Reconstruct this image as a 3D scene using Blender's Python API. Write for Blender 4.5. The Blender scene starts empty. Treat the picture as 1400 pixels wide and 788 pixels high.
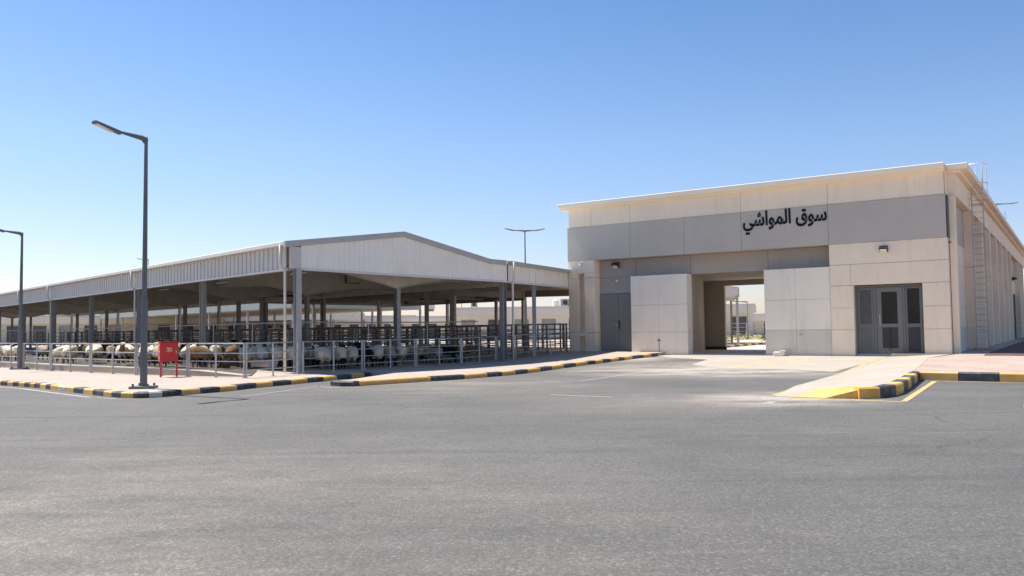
import bpy, bmesh, math, random
from mathutils import Vector, Matrix
from mathutils.geometry import tessellate_polygon
random.seed(7)
D = bpy.data
C = bpy.context.scene.collection
SC = bpy.context.scene

# ---------------------------------------------------------------- camera, sky, sun, exposure
cam_d = D.cameras.new('camera'); cam = D.objects.new('camera', cam_d); C.objects.link(cam)
cam_d.sensor_width = 36.0; cam_d.lens = 36.0 * 1131.0 / 1400.0
cam_d.clip_start = 0.1; cam_d.clip_end = 5000
cam.matrix_world = (Matrix.Translation((0, 0, 1.6)) @ Matrix.Rotation(math.pi / 2 + 0.0508, 4, 'X')
                    @ Matrix.Rotation(-0.012, 4, 'Z'))
SC.camera = cam
SUN_EL = math.radians(59); SUN_AZ = math.radians(302)      # azimuth clockwise from +Y
w = D.worlds.new('World'); SC.world = w; w.use_nodes = True
nt = w.node_tree; bg = nt.nodes['Background']
sky = nt.nodes.new('ShaderNodeTexSky'); sky.sky_type = 'NISHITA'; sky.sun_disc = False
sky.sun_elevation = SUN_EL; sky.sun_rotation = SUN_AZ
sky.air_density = 1.0; sky.dust_density = 0.55; sky.ozone_density = 5.0; sky.altitude = 0
tint = nt.nodes.new('ShaderNodeMix'); tint.data_type = 'RGBA'; tint.blend_type = 'MULTIPLY'; tint.inputs[0].default_value = 1
tcs = nt.nodes.new('ShaderNodeTexCoord'); sxyz = nt.nodes.new('ShaderNodeSeparateXYZ'); nt.links.new(tcs.outputs['Generated'], sxyz.inputs[0])
trp = nt.nodes.new('ShaderNodeValToRGB'); nt.links.new(sxyz.outputs['Z'], trp.inputs[0])     # paler, hazier air low down
trp.color_ramp.elements[0].position = 0.0; trp.color_ramp.elements[0].color = (1.0, .82, .83, 1)
em = trp.color_ramp.elements.new(.22); em.color = (.86, .855, .885, 1); trp.color_ramp.elements[2].position = .42; trp.color_ramp.elements[2].color = (.575, .725, .845, 1)
nt.links.new(trp.outputs[0], tint.inputs[7]); nt.links.new(sky.outputs[0], tint.inputs[6])
nt.links.new(tint.outputs[2], bg.inputs[0]); bg.inputs[1].default_value = 0.106
sd = D.lights.new('sun', 'SUN'); sd.energy = 4.7; sd.angle = math.radians(0.53); sd.color = (1.0, 0.955, 0.89)
so = D.objects.new('sun', sd); C.objects.link(so)
sv = Vector((math.sin(SUN_AZ) * math.cos(SUN_EL), math.cos(SUN_AZ) * math.cos(SUN_EL), math.sin(SUN_EL)))
so.rotation_euler = sv.to_track_quat('Z', 'Y').to_euler(); so.location = sv * 80
SC.view_settings.view_transform = 'Standard'; SC.view_settings.look = 'None'
SC.view_settings.exposure = 0.8; SC.view_settings.gamma = 1
SC.cycles.max_bounces = 8; SC.cycles.diffuse_bounces = 5; SC.cycles.use_denoising = True

# ---------------------------------------------------------------- frames of the site
BO = Vector((19.2455, 36.3603)); BY = 0.5978           # market building: front right corner, heading
BX = Vector((math.cos(BY), -math.sin(BY))); BN = Vector((math.sin(BY), math.cos(BY)))
SO = Vector((-7.916, 29.418))                          # shed: front corner, its two wall directions
SA = Vector((math.cos(.825), -math.sin(.825))); SB = Vector((math.sin(.671), math.cos(.671)))
def bw(a, b): return BO + BX * a + BN * b
def bl(x, y): v = Vector((x, y)) - BO; return v.dot(BX), v.dot(BN)
def sw(a, b): return SO + SA * a + SB * b
def gz(x, y): return .2 * min(1, max(0, (bl(x, y)[1] + 11) / 11))
def TW(p): return p
def TB(p): q = bw(p[0], p[1]); return (q.x, q.y, p[2])
def TS(p): q = sw(p[0], p[1]); return (q.x, q.y, p[2])

# ---------------------------------------------------------------- materials
MATS = {}
def nodes_of(name):
    m = D.materials.new(name); m.use_nodes = True
    return m, m.node_tree, m.node_tree.nodes['Principled BSDF']
def ramp(nt, fac, stops):
    r = nt.nodes.new('ShaderNodeValToRGB'); e = r.color_ramp.elements
    while len(e) < len(stops): e.new(0.5)
    for k, (p, c) in enumerate(stops):
        e[k].position = p; e[k].color = (c[0], c[1], c[2], 1) if hasattr(c, '__len__') else (c, c, c, 1)
    nt.links.new(fac, r.inputs[0]); return r.outputs[0]
def noise(nt, scale, detail=4, rough=.55, vec=None, stretch=None):
    n = nt.nodes.new('ShaderNodeTexNoise'); n.inputs['Scale'].default_value = scale
    n.inputs['Detail'].default_value = detail; n.inputs['Roughness'].default_value = rough
    if vec is None:
        g = nt.nodes.new('ShaderNodeNewGeometry'); vec = g.outputs['Position']
    if stretch:
        mp = nt.nodes.new('ShaderNodeMapping'); mp.inputs['Rotation'].default_value = (0, 0, stretch[3])
        mp.inputs['Scale'].default_value = stretch[:3]; nt.links.new(vec, mp.inputs[0]); vec = mp.outputs[0]
    nt.links.new(vec, n.inputs['Vector']); return n.outputs['Fac']
def mix(nt, fac, a, b, mode='MIX'):
    x = nt.nodes.new('ShaderNodeMix'); x.data_type = 'RGBA'; x.blend_type = mode
    for s, v in ((x.inputs[0], fac), (x.inputs[6], a), (x.inputs[7], b)):
        if hasattr(v, 'is_linked'): nt.links.new(v, s)
        elif hasattr(v, '__len__'): s.default_value = (v[0], v[1], v[2], 1)
        else: s.default_value = v
    return x.outputs[2]
def bump(nt, bsdf, h, strength, dist=.02):
    b = nt.nodes.new('ShaderNodeBump'); b.inputs['Strength'].default_value = strength
    b.inputs['Distance'].default_value = dist
    nt.links.new(h, b.inputs['Height']); nt.links.new(b.outputs[0], bsdf.inputs['Normal'])
def mat(name, col, rough=.7, metal=0, var=.12, scale=1.5, grime=0, gcol=(.25, .2, .15), fine=0, bmp=0, spec=.5):
    """plain painted / concrete / metal surface with uneven tone, streaky grime and grain"""
    if name in MATS: return MATS[name]
    m, nt, b = nodes_of(name)
    n1 = noise(nt, scale, 5, .6)
    c = ramp(nt, n1, [(.3, [x * (1 - var) for x in col]), (.7, [min(1, x * (1 + var)) for x in col])])
    if fine:
        n2 = noise(nt, 55, 3, .7); f = ramp(nt, n2, [(.35, 1 - fine), (.65, 1 + fine * .3)])
        c = mix(nt, 1.0, c, f, 'MULTIPLY')
    if grime:
        n3 = noise(nt, 1.0, 6, .65, stretch=(2.6, 2.6, .35, 0.4)); g = ramp(nt, n3, [(.52, 0.0), (.75, grime)])
        c = mix(nt, g, c, gcol)
    nt.links.new(c, b.inputs['Base Color'])
    b.inputs['Roughness'].default_value = rough; b.inputs['Metallic'].default_value = metal
    b.inputs['Specular IOR Level'].default_value = spec
    if bmp: bump(nt, b, noise(nt, 30, 5, .7), bmp)
    MATS[name] = m; return m

def asphalt_mat():
    m, nt, b = nodes_of('asphalt')
    ag = noise(nt, 46, 6, .85); big = noise(nt, .16, 5, .6); mid = noise(nt, .8, 6, .7)
    dust = noise(nt, .42, 9, .72, stretch=(.7, 1.7, 1, .22))
    tyre = noise(nt, .55, 5, .6, stretch=(.16, 3.2, 1, -.30)); tyre2 = noise(nt, .6, 5, .6, stretch=(.18, 3.6, 1, .55))
    c = ramp(nt, big, [(.32, (.082, .077, .070)), (.68, (.130, .121, .108))])
    c = mix(nt, ramp(nt, mid, [(.38, 0), (.7, .5)]), c, (.142, .132, .118))
    c = mix(nt, ramp(nt, dust, [(.54, 0), (.82, .4)]), c, (.235, .205, .175))
    c = mix(nt, ramp(nt, tyre, [(.55, 0), (.66, .6)]), c, (.078, .078, .08))
    c = mix(nt, ramp(nt, tyre2, [(.62, 0), (.67, .22), (.70, 0)]), c, (.26, .24, .215))
    cv = nt.nodes.new('ShaderNodeTexVoronoi'); cv.feature = 'DISTANCE_TO_EDGE'; cv.inputs['Scale'].default_value = .23
    gg = nt.nodes.new('ShaderNodeNewGeometry'); wn = nt.nodes.new('ShaderNodeTexNoise'); wn.inputs['Scale'].default_value = .9; wn.inputs['Detail'].default_value = 8
    nt.links.new(gg.outputs['Position'], wn.inputs['Vector'])
    va = nt.nodes.new('ShaderNodeVectorMath'); va.operation = 'MULTIPLY_ADD'; va.inputs[1].default_value = (1.6, 1.6, 0)
    nt.links.new(wn.outputs['Color'], va.inputs[0]); nt.links.new(gg.outputs['Position'], va.inputs[2]); nt.links.new(va.outputs[0], cv.inputs['Vector'])
    ck = ramp(nt, cv.outputs['Distance'], [(0.0, .75), (.0035, 0)])
    ckm = nt.nodes.new('ShaderNodeMath'); ckm.operation = 'MULTIPLY'; nt.links.new(ck, ckm.inputs[0]); nt.links.new(ramp(nt, noise(nt, .21, 3, .5), [(.50, 0), (.58, 1)]), ckm.inputs[1])
    c = mix(nt, ckm.outputs[0], c, (.05, .05, .05))
    oil = noise(nt, .9, 3, .5); c = mix(nt, ramp(nt, oil, [(.72, 0), (.78, .5)]), c, (.06, .058, .056))
    # sand blown along the near left corner and in front of the apron
    geo = nt.nodes.new('ShaderNodeNewGeometry')
    for (x, y, r, k) in ((-5.0, 6.5, 7.5, .42), (7.5, 31.5, 6.5, 1.0), (6.0, 18.6, 2.6, .8), (5.5, 40.5, 3.5, .8), (-1.0, 24.5, 5.0, .4), (3.5, 18.5, 4.0, .35)):
        d = nt.nodes.new('ShaderNodeVectorMath'); d.operation = 'DISTANCE'; d.inputs[1].default_value = (x, y, 0)
        nt.links.new(geo.outputs['Position'], d.inputs[0])
        mr = nt.nodes.new('ShaderNodeMapRange'); mr.inputs[1].default_value = r; mr.inputs[2].default_value = 0
        mr.inputs[3].default_value = 0; mr.inputs[4].default_value = k * 2.1; nt.links.new(d.outputs['Value'], mr.inputs[0])
        mu = nt.nodes.new('ShaderNodeMath'); mu.operation = 'MULTIPLY'; mu.use_clamp = True
        nt.links.new(mr.outputs[0], mu.inputs[0])
        nt.links.new(ramp(nt, dust, [(.36, 0), (.68, 1)]), mu.inputs[1])
        c = mix(nt, mu.outputs[0], c, (.29, .245, .20) if y < 28 and x < 5 else (.42, .37, .305))
    f = ramp(nt, ag, [(.34, .6), (.5, .97), (.66, 1.5)])
    vs = nt.nodes.new('ShaderNodeTexVoronoi'); vs.inputs['Scale'].default_value = 52
    nt.links.new(geo.outputs['Position'], vs.inputs['Vector'])
    sp_ = nt.nodes.new('ShaderNodeSeparateColor'); nt.links.new(vs.outputs['Color'], sp_.inputs[0])
    c = mix(nt, 1.0, c, ramp(nt, sp_.outputs[0], [(0, .76), (.55, .97), (.88, 1.12), (1, 1.6)]), 'MULTIPLY')
    vs2 = nt.nodes.new('ShaderNodeTexVoronoi'); vs2.inputs['Scale'].default_value = 24
    nt.links.new(geo.outputs['Position'], vs2.inputs['Vector'])
    sp2 = nt.nodes.new('ShaderNodeSeparateColor'); nt.links.new(vs2.outputs['Color'], sp2.inputs[0])
    c = mix(nt, 1.0, c, ramp(nt, sp2.outputs[1], [(0, .93), (.6, 1.0), (1, 1.08)]), 'MULTIPLY')
    c = mix(nt, 1.0, c, f, 'MULTIPLY')
    st = noise(nt, 28, 2, .5); c = mix(nt, ramp(nt, st, [(.70, 0), (.76, .5)]), c, (.34, .32, .29))
    nt.links.new(c, b.inputs['Base Color']); b.inputs['Roughness'].default_value = .88
    bump(nt, b, ag, .7, .012)
    # thin cracks and hairline joints
    return m

def paver_mat(name, c1, c2, mortar, rot=0, sx=.2, dustc=(.43, .37, .30), dl=.4):
    m, nt, b = nodes_of(name)
    geo = nt.nodes.new('ShaderNodeNewGeometry'); mp = nt.nodes.new('ShaderNodeMapping')
    mp.inputs['Rotation'].default_value = (0, 0, BY + rot); nt.links.new(geo.outputs['Position'], mp.inputs[0])
    br = nt.nodes.new('ShaderNodeTexBrick'); nt.links.new(mp.outputs[0], br.inputs[0])
    br.inputs['Scale'].default_value = 1; br.inputs['Brick Width'].default_value = sx; br.inputs['Row Height'].default_value = sx / 2
    br.inputs['Mortar Size'].default_value = .006
    br.inputs['Color1'].default_value = (*c1, 1); br.inputs['Color2'].default_value = (*c2, 1); br.inputs['Mortar'].default_value = (*mortar, 1)
    n = noise(nt, .6, 6, .65); c = mix(nt, ramp(nt, n, [(dl, 0), (dl + .32, .75)]), br.outputs[0], dustc)
    n2 = noise(nt, 9, 4, .7); c = mix(nt, 1.0, c, ramp(nt, n2, [(.3, .85), (.7, 1.1)]), 'MULTIPLY')
    nt.links.new(c, b.inputs['Base Color']); b.inputs['Roughness'].default_value = .9
    return m

def sand_mat():
    m, nt, b = nodes_of('sandy_ground')
    n = noise(nt, .05, 8, .62); n2 = noise(nt, 1.5, 6, .7)
    c = ramp(nt, n, [(.3, (.42, .34, .25)), (.55, (.52, .44, .33)), (.75, (.60, .52, .41))])
    c = mix(nt, 1.0, c, ramp(nt, n2, [(.3, .85), (.7, 1.12)]), 'MULTIPLY')
    nt.links.new(c, b.inputs['Base Color']); b.inputs['Roughness'].default_value = .95; return m

def paint_mat(name, col, wear=.35, under=(.42, .40, .37)):
    m, nt, b = nodes_of(name)
    n = noise(nt, 6, 8, .75); n2 = noise(nt, 1.1, 4, .6); n3 = noise(nt, 2.2, 6, .7, stretch=(1, 1, 2.5, 0))
    oi = nt.nodes.new('ShaderNodeObjectInfo')
    c = mix(nt, ramp(nt, oi.outputs['Random'], [(0, .0), (1, .22)]), col, under)      # each stone faded to its own degree
    c = mix(nt, ramp(nt, n, [(.60 - wear * .22, 0), (.68, min(1, wear + .25))]), c, under)
    c = mix(nt, ramp(nt, n3, [(.54, 0), (.74, .5)]), c, [x * .45 for x in under])       # tyre scuffs and dirt
    c = mix(nt, 1.0, c, ramp(nt, n2, [(.3, .84), (.7, 1.1)]), 'MULTIPLY')
    nt.links.new(c, b.inputs['Base Color']); b.inputs['Roughness'].default_value = .6
    bump(nt, b, n, .4); return m

def wool_mat(name, col):
    m, nt, b = nodes_of(name)
    n = noise(nt, 28, 5, .7); n2 = noise(nt, 3.1, 4, .6)
    c = ramp(nt, n, [(.3, [x * .62 for x in col]), (.65, [x * 1.1 for x in col])])
    c = mix(nt, ramp(nt, n2, [(.45, 0), (.75, .45)]), c, [x * .6 * k for x, k in zip(col, (1, .9, .75))])
    nt.links.new(c, b.inputs['Base Color']); b.inputs['Roughness'].default_value = 1; b.inputs['Specular IOR Level'].default_value = .1
    bump(nt, b, n, 1, .03); return m

M_asph = asphalt_mat(); M_sand = sand_mat()
M_walk = paver_mat('pale_pink_pavers', (.385, .29, .235), (.42, .345, .285), (.37, .31, .26))
M_red = paver_mat('red_pavers', (.31, .125, .10), (.42, .23, .185), (.36, .26, .21), dl=.2)
M_conc = mat('pale_concrete', (.41, .355, .285), .85, var=.1, scale=.7, grime=.25, fine=.12)
M_floor = mat('pen_floor', (.52, .43, .33), .95, var=.25, scale=.8, fine=.3)
M_yel = paint_mat('yellow_kerb_paint', (.80, .385, .035), .6, (.62, .52, .36)); M_blk = paint_mat('black_kerb_paint', (.026, .026, .030), .5, (.2, .2, .2))
M_wht = paint_mat('worn_pale_kerb_paint', (.62, .56, .46), .5)
M_line = paint_mat('yellow_line_paint', (.72, .50, .12), .8, (.3, .27, .22)); M_wline = paint_mat('faded_white_line_paint', (.50, .45, .37), 1.0, (.17, .16, .148))
M_cream = mat('cream_wall_panel', (.93, .78, .60), .8, var=.05, scale=.5, grime=.34, gcol=(.62, .49, .37), fine=.08)
M_cream2 = mat('cream_cornice_paint', (.92, .79, .62), .75, var=.04, scale=.6, grime=.1, gcol=(.5, .42, .33))
M_white = mat('off_white_panel', (.92, .82, .69), .8, var=.05, scale=.6, grime=.35, gcol=(.62, .54, .45), fine=.08)
M_lowgrey = mat('light_grey_panel', (.70, .64, .56), .8, var=.06, scale=.7, grime=.2, gcol=(.3, .27, .24), fine=.05)
M_band = mat('mid_grey_band', (.53, .475, .41), .75, var=.06, scale=.5, grime=.12, gcol=(.36, .33, .3), fine=.05)
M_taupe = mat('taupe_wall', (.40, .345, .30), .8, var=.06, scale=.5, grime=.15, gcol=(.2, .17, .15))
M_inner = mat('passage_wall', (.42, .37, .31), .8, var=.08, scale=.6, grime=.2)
M_joint = mat('joint_backing_grey', (.45, .39, .33), .9)  # backing colour seen through the gaps between panels
M_ddoor = mat('dark_grey_metal_door', (.23, .225, .215), .5, var=.06, scale=1)
M_frame = mat('grey_aluminium', (.15, .15, .15), .45, metal=.2, var=.05)
M_alum = mat('light_aluminium', (.18, .168, .155), .4, metal=.3, var=.06)
M_steel = mat('grey_painted_steel', (.30, .30, .295), .5, metal=.15, var=.14, scale=3, grime=.2)
M_steel_l = mat('light_painted_steel', (.40, .40, .385), .5, metal=.15, var=.08, scale=3, grime=.15)
M_galv = mat('galvanised_steel', (.46, .46, .45), .42, metal=.45, var=.16, scale=6, grime=.2)
M_pen = mat('dull_pen_steel', (.20, .19, .18), .6, metal=.35, var=.3, scale=5, grime=.5, gcol=(.16, .1, .06))
M_clad = mat('pale_grey_cladding', (.60, .555, .50), .5, var=.05, scale=1.2, grime=.12)
M_gable = mat('lit_gable_cladding', (.93, .86, .76), .5, var=.04, scale=1.2, grime=.1)  # same cladding in a lighter tone; the gable's extra light is in the colour
M_trim = mat('grey_flashing', (.46, .44, .42), .5, var=.05)
M_gut = mat('off_white_gutter', (.70, .67, .61), .5, var=.05)
M_roof = mat('roof_sheet', (.42, .44, .43), .45, var=.08, scale=2)
M_soff = mat('roof_lining', (.56, .50, .44), .7, var=.2, scale=.5)
M_beam = mat('rafter_paint', (.52, .485, .44), .6, var=.12, scale=2)
M_green = mat('pale_green_roof', (.30, .34, .325), .6, var=.08)
M_pole = mat('lamp_pole_grey', (.15, .155, .155), .5, metal=.2, var=.14, scale=2, grime=.15)
M_redp = mat('red_enamel', (.50, .012, .02), .35, var=.1, scale=3)
M_gold = mat('pale_gold_print', (.75, .6, .4), .5)
M_letter = mat('black_navy_letter', (.006, .008, .015), .6, var=.05, spec=.2)
M_lampg = mat('lamp_glass_white', (.75, .72, .65), .25)
M_dark = mat('dark_plastic', (.03, .03, .03), .5)
M_far = mat('far_building_wall', (.58, .50, .41), .85, var=.05, scale=.2, grime=.1)
M_far2 = mat('far_building_pale', (.68, .63, .56), .85, var=.05, scale=.2, grime=.1)
M_farw = mat('far_window_dark', (.07, .075, .085), .3)
M_farg = mat('far_grey_shutter', (.30, .30, .29), .6)
def glass_mat():
    m, nt, b = nodes_of('dark_glass')
    n = noise(nt, 1.3, 4, .6); c = ramp(nt, n, [(.3, (.012, .013, .014)), (.7, (.03, .03, .03))])
    nt.links.new(c, b.inputs['Base Color']); b.inputs['Roughness'].default_value = .08; b.inputs['Specular IOR Level'].default_value = .18
    return m
M_glass = glass_mat()
def leaf_mat(name, c):
    m, nt, b = nodes_of(name); n = noise(nt, 2.5, 3, .7)
    nt.links.new(ramp(nt, n, [(.3, [x * .6 for x in c]), (.7, [x * 1.5 for x in c])]), b.inputs['Base Color'])
    b.inputs['Roughness'].default_value = .8; return m
M_leaf = leaf_mat('hedge_leaf', (.06, .10, .03)); M_dry = leaf_mat('dry_grass', (.30, .27, .10)); M_palm = leaf_mat('dusty_leaf', (.07, .09, .045))

M_yard = mat('trodden_yard_shade', (.075, .06, .045), .95, var=.35, scale=1.2, fine=.4)  # trodden dirt, its colour darkened to stand for the shed's shade
# ---------------------------------------------------------------- mesh helpers
class MB:
    def __init__(s): s.v = []; s.f = []; s.mi = []
    def face(s, pts, mi=0):
        n = len(s.v); s.v += [tuple(p) for p in pts]; s.f.append(list(range(n, n + len(pts)))); s.mi.append(mi)
    def hexa(s, p, mi=0):                       # p: 4 bottom then 4 top, ccw
        n = len(s.v); s.v += [tuple(q) for q in p]
        for q in ((3, 2, 1, 0), (4, 5, 6, 7), (0, 1, 5, 4), (1, 2, 6, 5), (2, 3, 7, 6), (3, 0, 4, 7)):
            s.f.append([n + i for i in q]); s.mi.append(mi)
        return s
    def box(s, x0, x1, y0, y1, z0, z1, mi=0):
        if x0 > x1: x0, x1 = x1, x0
        if y0 > y1: y0, y1 = y1, y0
        return s.hexa([(x0, y0, z0), (x1, y0, z0), (x1, y1, z0), (x0, y1, z0), (x0, y0, z1), (x1, y0, z1), (x1, y1, z1), (x0, y1, z1)], mi)
    def prism(s, poly, z0, z1, mi=0):
        n = len(s.v); k = len(poly)
        zz = lambda z, i: z[i] if hasattr(z, '__len__') else z
        s.v += [(p[0], p[1], zz(z0, i)) for i, p in enumerate(poly)] + [(p[0], p[1], zz(z1, i)) for i, p in enumerate(poly)]
        s.f.append([n + i for i in reversed(range(k))]); s.mi.append(mi)
        s.f.append([n + k + i for i in range(k)]); s.mi.append(mi)
        for i in range(k):
            j = (i + 1) % k; s.f.append([n + i, n + j, n + k + j, n + k + i]); s.mi.append(mi)
        return s
    def bar(s, p, q, w, h, mi=0, up=(0, 0, 1)):  # rectangular bar centred on the line p-q
        p = Vector(p); q = Vector(q); d = (q - p).normalized(); u = Vector(up)
        if abs(d.dot(u)) > .95: u = Vector((0, 1, 0))
        x = d.cross(u).normalized() * w / 2; y = x.cross(d).normalized() * h / 2
        return s.hexa([p - x - y, p + x - y, q + x - y, q - x - y, p - x + y, p + x + y, q + x + y, q - x + y], mi)
    def tube(s, pts, r, n=8, mi=0, cap=True):
        pts = [Vector(p) for p in pts]; rr = r if hasattr(r, '__len__') else [r] * len(pts); rings = []
        for i, p in enumerate(pts):
            d = (pts[min(i + 1, len(pts) - 1)] - pts[max(i - 1, 0)]).normalized()
            u = Vector((0, 0, 1)) if abs(d.z) < .9 else Vector((1, 0, 0))
            x = d.cross(u).normalized(); y = x.cross(d).normalized(); b = len(s.v)
            s.v += [tuple(p + (x * math.cos(2 * math.pi * k / n) + y * math.sin(2 * math.pi * k / n)) * rr[i]) for k in range(n)]
            rings.append(b)
        for a, b in zip(rings, rings[1:]):
            for k in range(n):
                j = (k + 1) % n; s.f.append([a + k, a + j, b + j, b + k]); s.mi.append(mi)
        if cap:
            s.f.append([rings[0] + k for k in range(n)]); s.mi.append(mi)
            s.f.append([rings[-1] + k for k in reversed(range(n))]); s.mi.append(mi)
        return s
    def mesh(s, name, mats, fn=None, off=None, smooth=False, bevel=0):
        me = D.meshes.new(name); v = [fn(p) for p in s.v] if fn else s.v
        if off is not None: v = [(p[0] - off[0], p[1] - off[1], p[2] - off[2]) for p in v]
        me.from_pydata(v, [], s.f)
        for m in (mats if isinstance(mats, (list, tuple)) else [mats]): me.materials.append(m)
        for p, i in zip(me.polygons, s.mi): p.material_index = i; p.use_smooth = smooth
        bm = bmesh.new(); bm.from_mesh(me); bmesh.ops.recalc_face_normals(bm, faces=bm.faces)
        if bevel: bmesh.ops.bevel(bm, geom=bm.edges[:], offset=bevel, segments=1, affect='EDGES', clamp_overlap=True)
        bm.to_mesh(me); bm.free()
        return me
    def obj(s, name, mats, parent=None, fn=None, smooth=False, bevel=0):
        off = None
        if parent is not None and fn: 
            r = parent
            while r.parent: r = r.parent
            off = r.location
        o = D.objects.new(name, s.mesh(name, mats, fn, off, smooth, bevel)); C.objects.link(o)
        if parent is not None: o.parent = parent
        return o
def tag(o, label=None, cat=None, group=None, kind=None):
    if label: o['label'] = label
    if cat: o['category'] = cat
    if group: o['group'] = group
    if kind: o['kind'] = kind
    return o
def thing(name, label, cat, loc=(0, 0, 0), rz=0, group=None):
    o = D.objects.new(name, None); C.objects.link(o); o.location = loc; o.rotation_euler = (0, 0, rz); o.empty_display_size = .3
    return tag(o, label, cat, group)
def copy_tree(o, parent=None):
    c = o.copy(); C.objects.link(c); c.parent = parent
    for ch in KIDS.get(o.name, []): copy_tree(ch, c)
    return c
KIDS = {}
ORD_ = 'first second third fourth fifth sixth'.split()
def index_kids(o):
    KIDS[o.name] = [x for x in D.objects if x.parent == o]
    for k in KIDS[o.name]: index_kids(k)
def place(proto, used, loc, rz, label=None, group=None):
    if not used: o = proto; index_kids(proto)
    else: o = copy_tree(proto)
    o.location = loc; o.rotation_euler = (0, 0, rz)
    if label: o['label'] = label
    if group: o['group'] = group
    return o
def boxp(name, m, parent, *a, bevel=0, label=None):
    o = MB().box(*a).obj(name, m, parent, bevel=bevel)
    if label: o['label'] = label
    return o

# ---------------------------------------------------------------- ground, road, pavements
def sheet(name, poly, m, dz, skirt=0):
    """a sheet lying on the ground, following its gentle rise to the building; poly in world xy, dz number or list"""
    bm = bmesh.new()
    dzs = dz if hasattr(dz, '__len__') else [dz] * len(poly)
    vs = [bm.verts.new((p[0], p[1], d)) for p, d in zip(poly, dzs)]
    for tr in tessellate_polygon([[Vector((p[0], p[1], 0)) for p in poly]]):
        a, b_, c = (vs[i] for i in tr)
        if ((b_.co - a.co).cross(c.co - a.co)).z < 0: a, c = c, a
        bm.faces.new((a, b_, c))
    for b in (-11, 0):
        q = bw(0, b); bmesh.ops.bisect_plane(bm, geom=bm.verts[:] + bm.edges[:] + bm.faces[:], plane_co=(q.x, q.y, 0), plane_no=(BN.x, BN.y, 0))
    for v in bm.verts: v.co.z += gz(v.co.x, v.co.y)
    if skirt:
        ed = [e for e in bm.edges if e.is_boundary]
        r = bmesh.ops.extrude_edge_only(bm, edges=ed)
        for v in r['geom']:
            if isinstance(v, bmesh.types.BMVert): v.co.z -= skirt
    me = D.meshes.new(name); bm.to_mesh(me); bm.free(); me.materials.append(m)
    o = D.objects.new(name, me); C.objects.link(o); o['kind'] = 'structure'; return o
W2 = lambda pts: [tuple(bw(*p)) for p in pts]
sheet('ground', [(-1500, -300), (1500, -300), (1500, 2600), (-1500, 2600)], M_sand, -.012)
sheet('road', W2([(-130, -75), (90, -75), (90, -.9), (-13, -.9), (-15.5, -19), (-130, -20)]), M_asph, 0)

def kerb(label, pts, arcs, first, last_pal=None, width=.26, h=.15, special={}):
    """painted kerb: a chain of separate stones along a polyline; the walkway lies to the left of the path"""
    P = [Vector(p) for p in pts]; S = [0]
    for a, b in zip(P, P[1:]): S.append(S[-1] + (b - a).length)
    def at(s):
        s = min(max(s, 0), S[-1])
        for i in range(len(P) - 1):
            if s <= S[i + 1] or i == len(P) - 2:
                t = (s - S[i]) / (S[i + 1] - S[i]); return P[i].lerp(P[i + 1], t)
    def nrm(s):
        d = (at(s + .35) - at(s - .35)).normalized(); return Vector((-d.y, d.x))
    root = D.objects.new('kerb', None); C.objects.link(root); root.location = (P[0].x, P[0].y, 0); root['kind'] = 'structure'
    for k, (s0, s1) in enumerate(zip(arcs, arcs[1:])):
        mb = MB(); g = .012; s0 += g; s1 -= g; cnt = max(1, int(round((s1 - s0) / .5))); mids = [s for s in S if s0 + .1 < s < s1 - .1]
        ss = sorted([s0, s1] + mids) if mids else [s0, s1]
        prof = [(0, -.05), (0, h - .035), (.035, h), (width, h), (width, -.05)]; rings = []
        jz = random.uniform(-.004, .004); jn = random.uniform(-.008, .008)
        for s in ss:
            p = at(s); n = nrm(s); z = gz(p.x, p.y) + jz; b = len(mb.v); rings.append(b)
            mb.v += [(p.x + n.x * (u + jn), p.y + n.y * (u + jn), z + v) for u, v in prof]
        for a, b in zip(rings, rings[1:]):
            for i in range(4): mb.f.append([a + i, a + i + 1, b + i + 1, b + i]); mb.mi.append(0)
        mb.f.append([rings[0] + i for i in range(5)]); mb.f.append([rings[-1] + i for i in reversed(range(5))]); mb.mi += [0, 0]
        m = special.get(k, (M_blk, M_yel)[(k + first) % 2])
        mb.obj('kerb_stone', m, root, fn=TW)
    return at
kA = [(-25.1, 33.2), (-16.75, 27.13), (-14.66, 25.57), (-12.31, 23.26), (-10.74, 21.74), (-9.9, 21.05), (-9.45, 20.88), (-9.15, 20.95), (-8.95, 21.18), (-8.71, 21.67), (-8.42, 22.22), (-8.07, 22.71), (-7.8, 23.36), (-7.55, 24.25), (-7.24, 24.89), (-6.89, 25.62), (-6.58, 26.45), (-6.21, 27.09), (-5.94, 27.95), (-5.6, 28.72), (-5.1, 29.9)]
o0 = 10.32
aA = [o0 + x for x in (-10.3, -9.4, -8.5, -7.6, -6.7, -5.8, -4.9, -4, -3.1, -2.2, -1.4, -.6, .06, .49, .92, 1.34, 1.76, 2.11, 2.46, 2.89, 3.46, 3.87, 4.53, 5.23, 5.9, 6.7, 7.41, 8.12, 8.6, 9.08, 9.54, 9.93, 10.3, 10.9, 11.52, 12.13, 12.82, 13.75, 14.46, 15.27, 16.15, 16.89, 17.79, 18.6, 19.4, 19.9)]
kerb('kerb A', kA, aA, 0, special={22: M_wht, 31: M_wht})
kB = [(-5.2, 25.55), (-5.5, 25.25), (-5.5, 24.95), (-5.1, 24.5), (-4.7, 24.42), (-3.69, 25.45), (-2.8, 26.35), (-1.74, 27.31), (-1.03, 28.29), (-.52, 28.94), (-.01, 29.68), (.45, 30.57), (.97, 31.68), (1.47, 32.88), (2.02, 34.31), (2.57, 35.29), (3.16, 36.31), (3.57, 36.89), (3.95, 37.44), (4.39, 38.12), (4.85, 38.82), (5.19, 39.33), (5.68, 40.08), (6.41, 41.2), (6.91, 41.96), (7.56, 42.92)]
oB = .75
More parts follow.
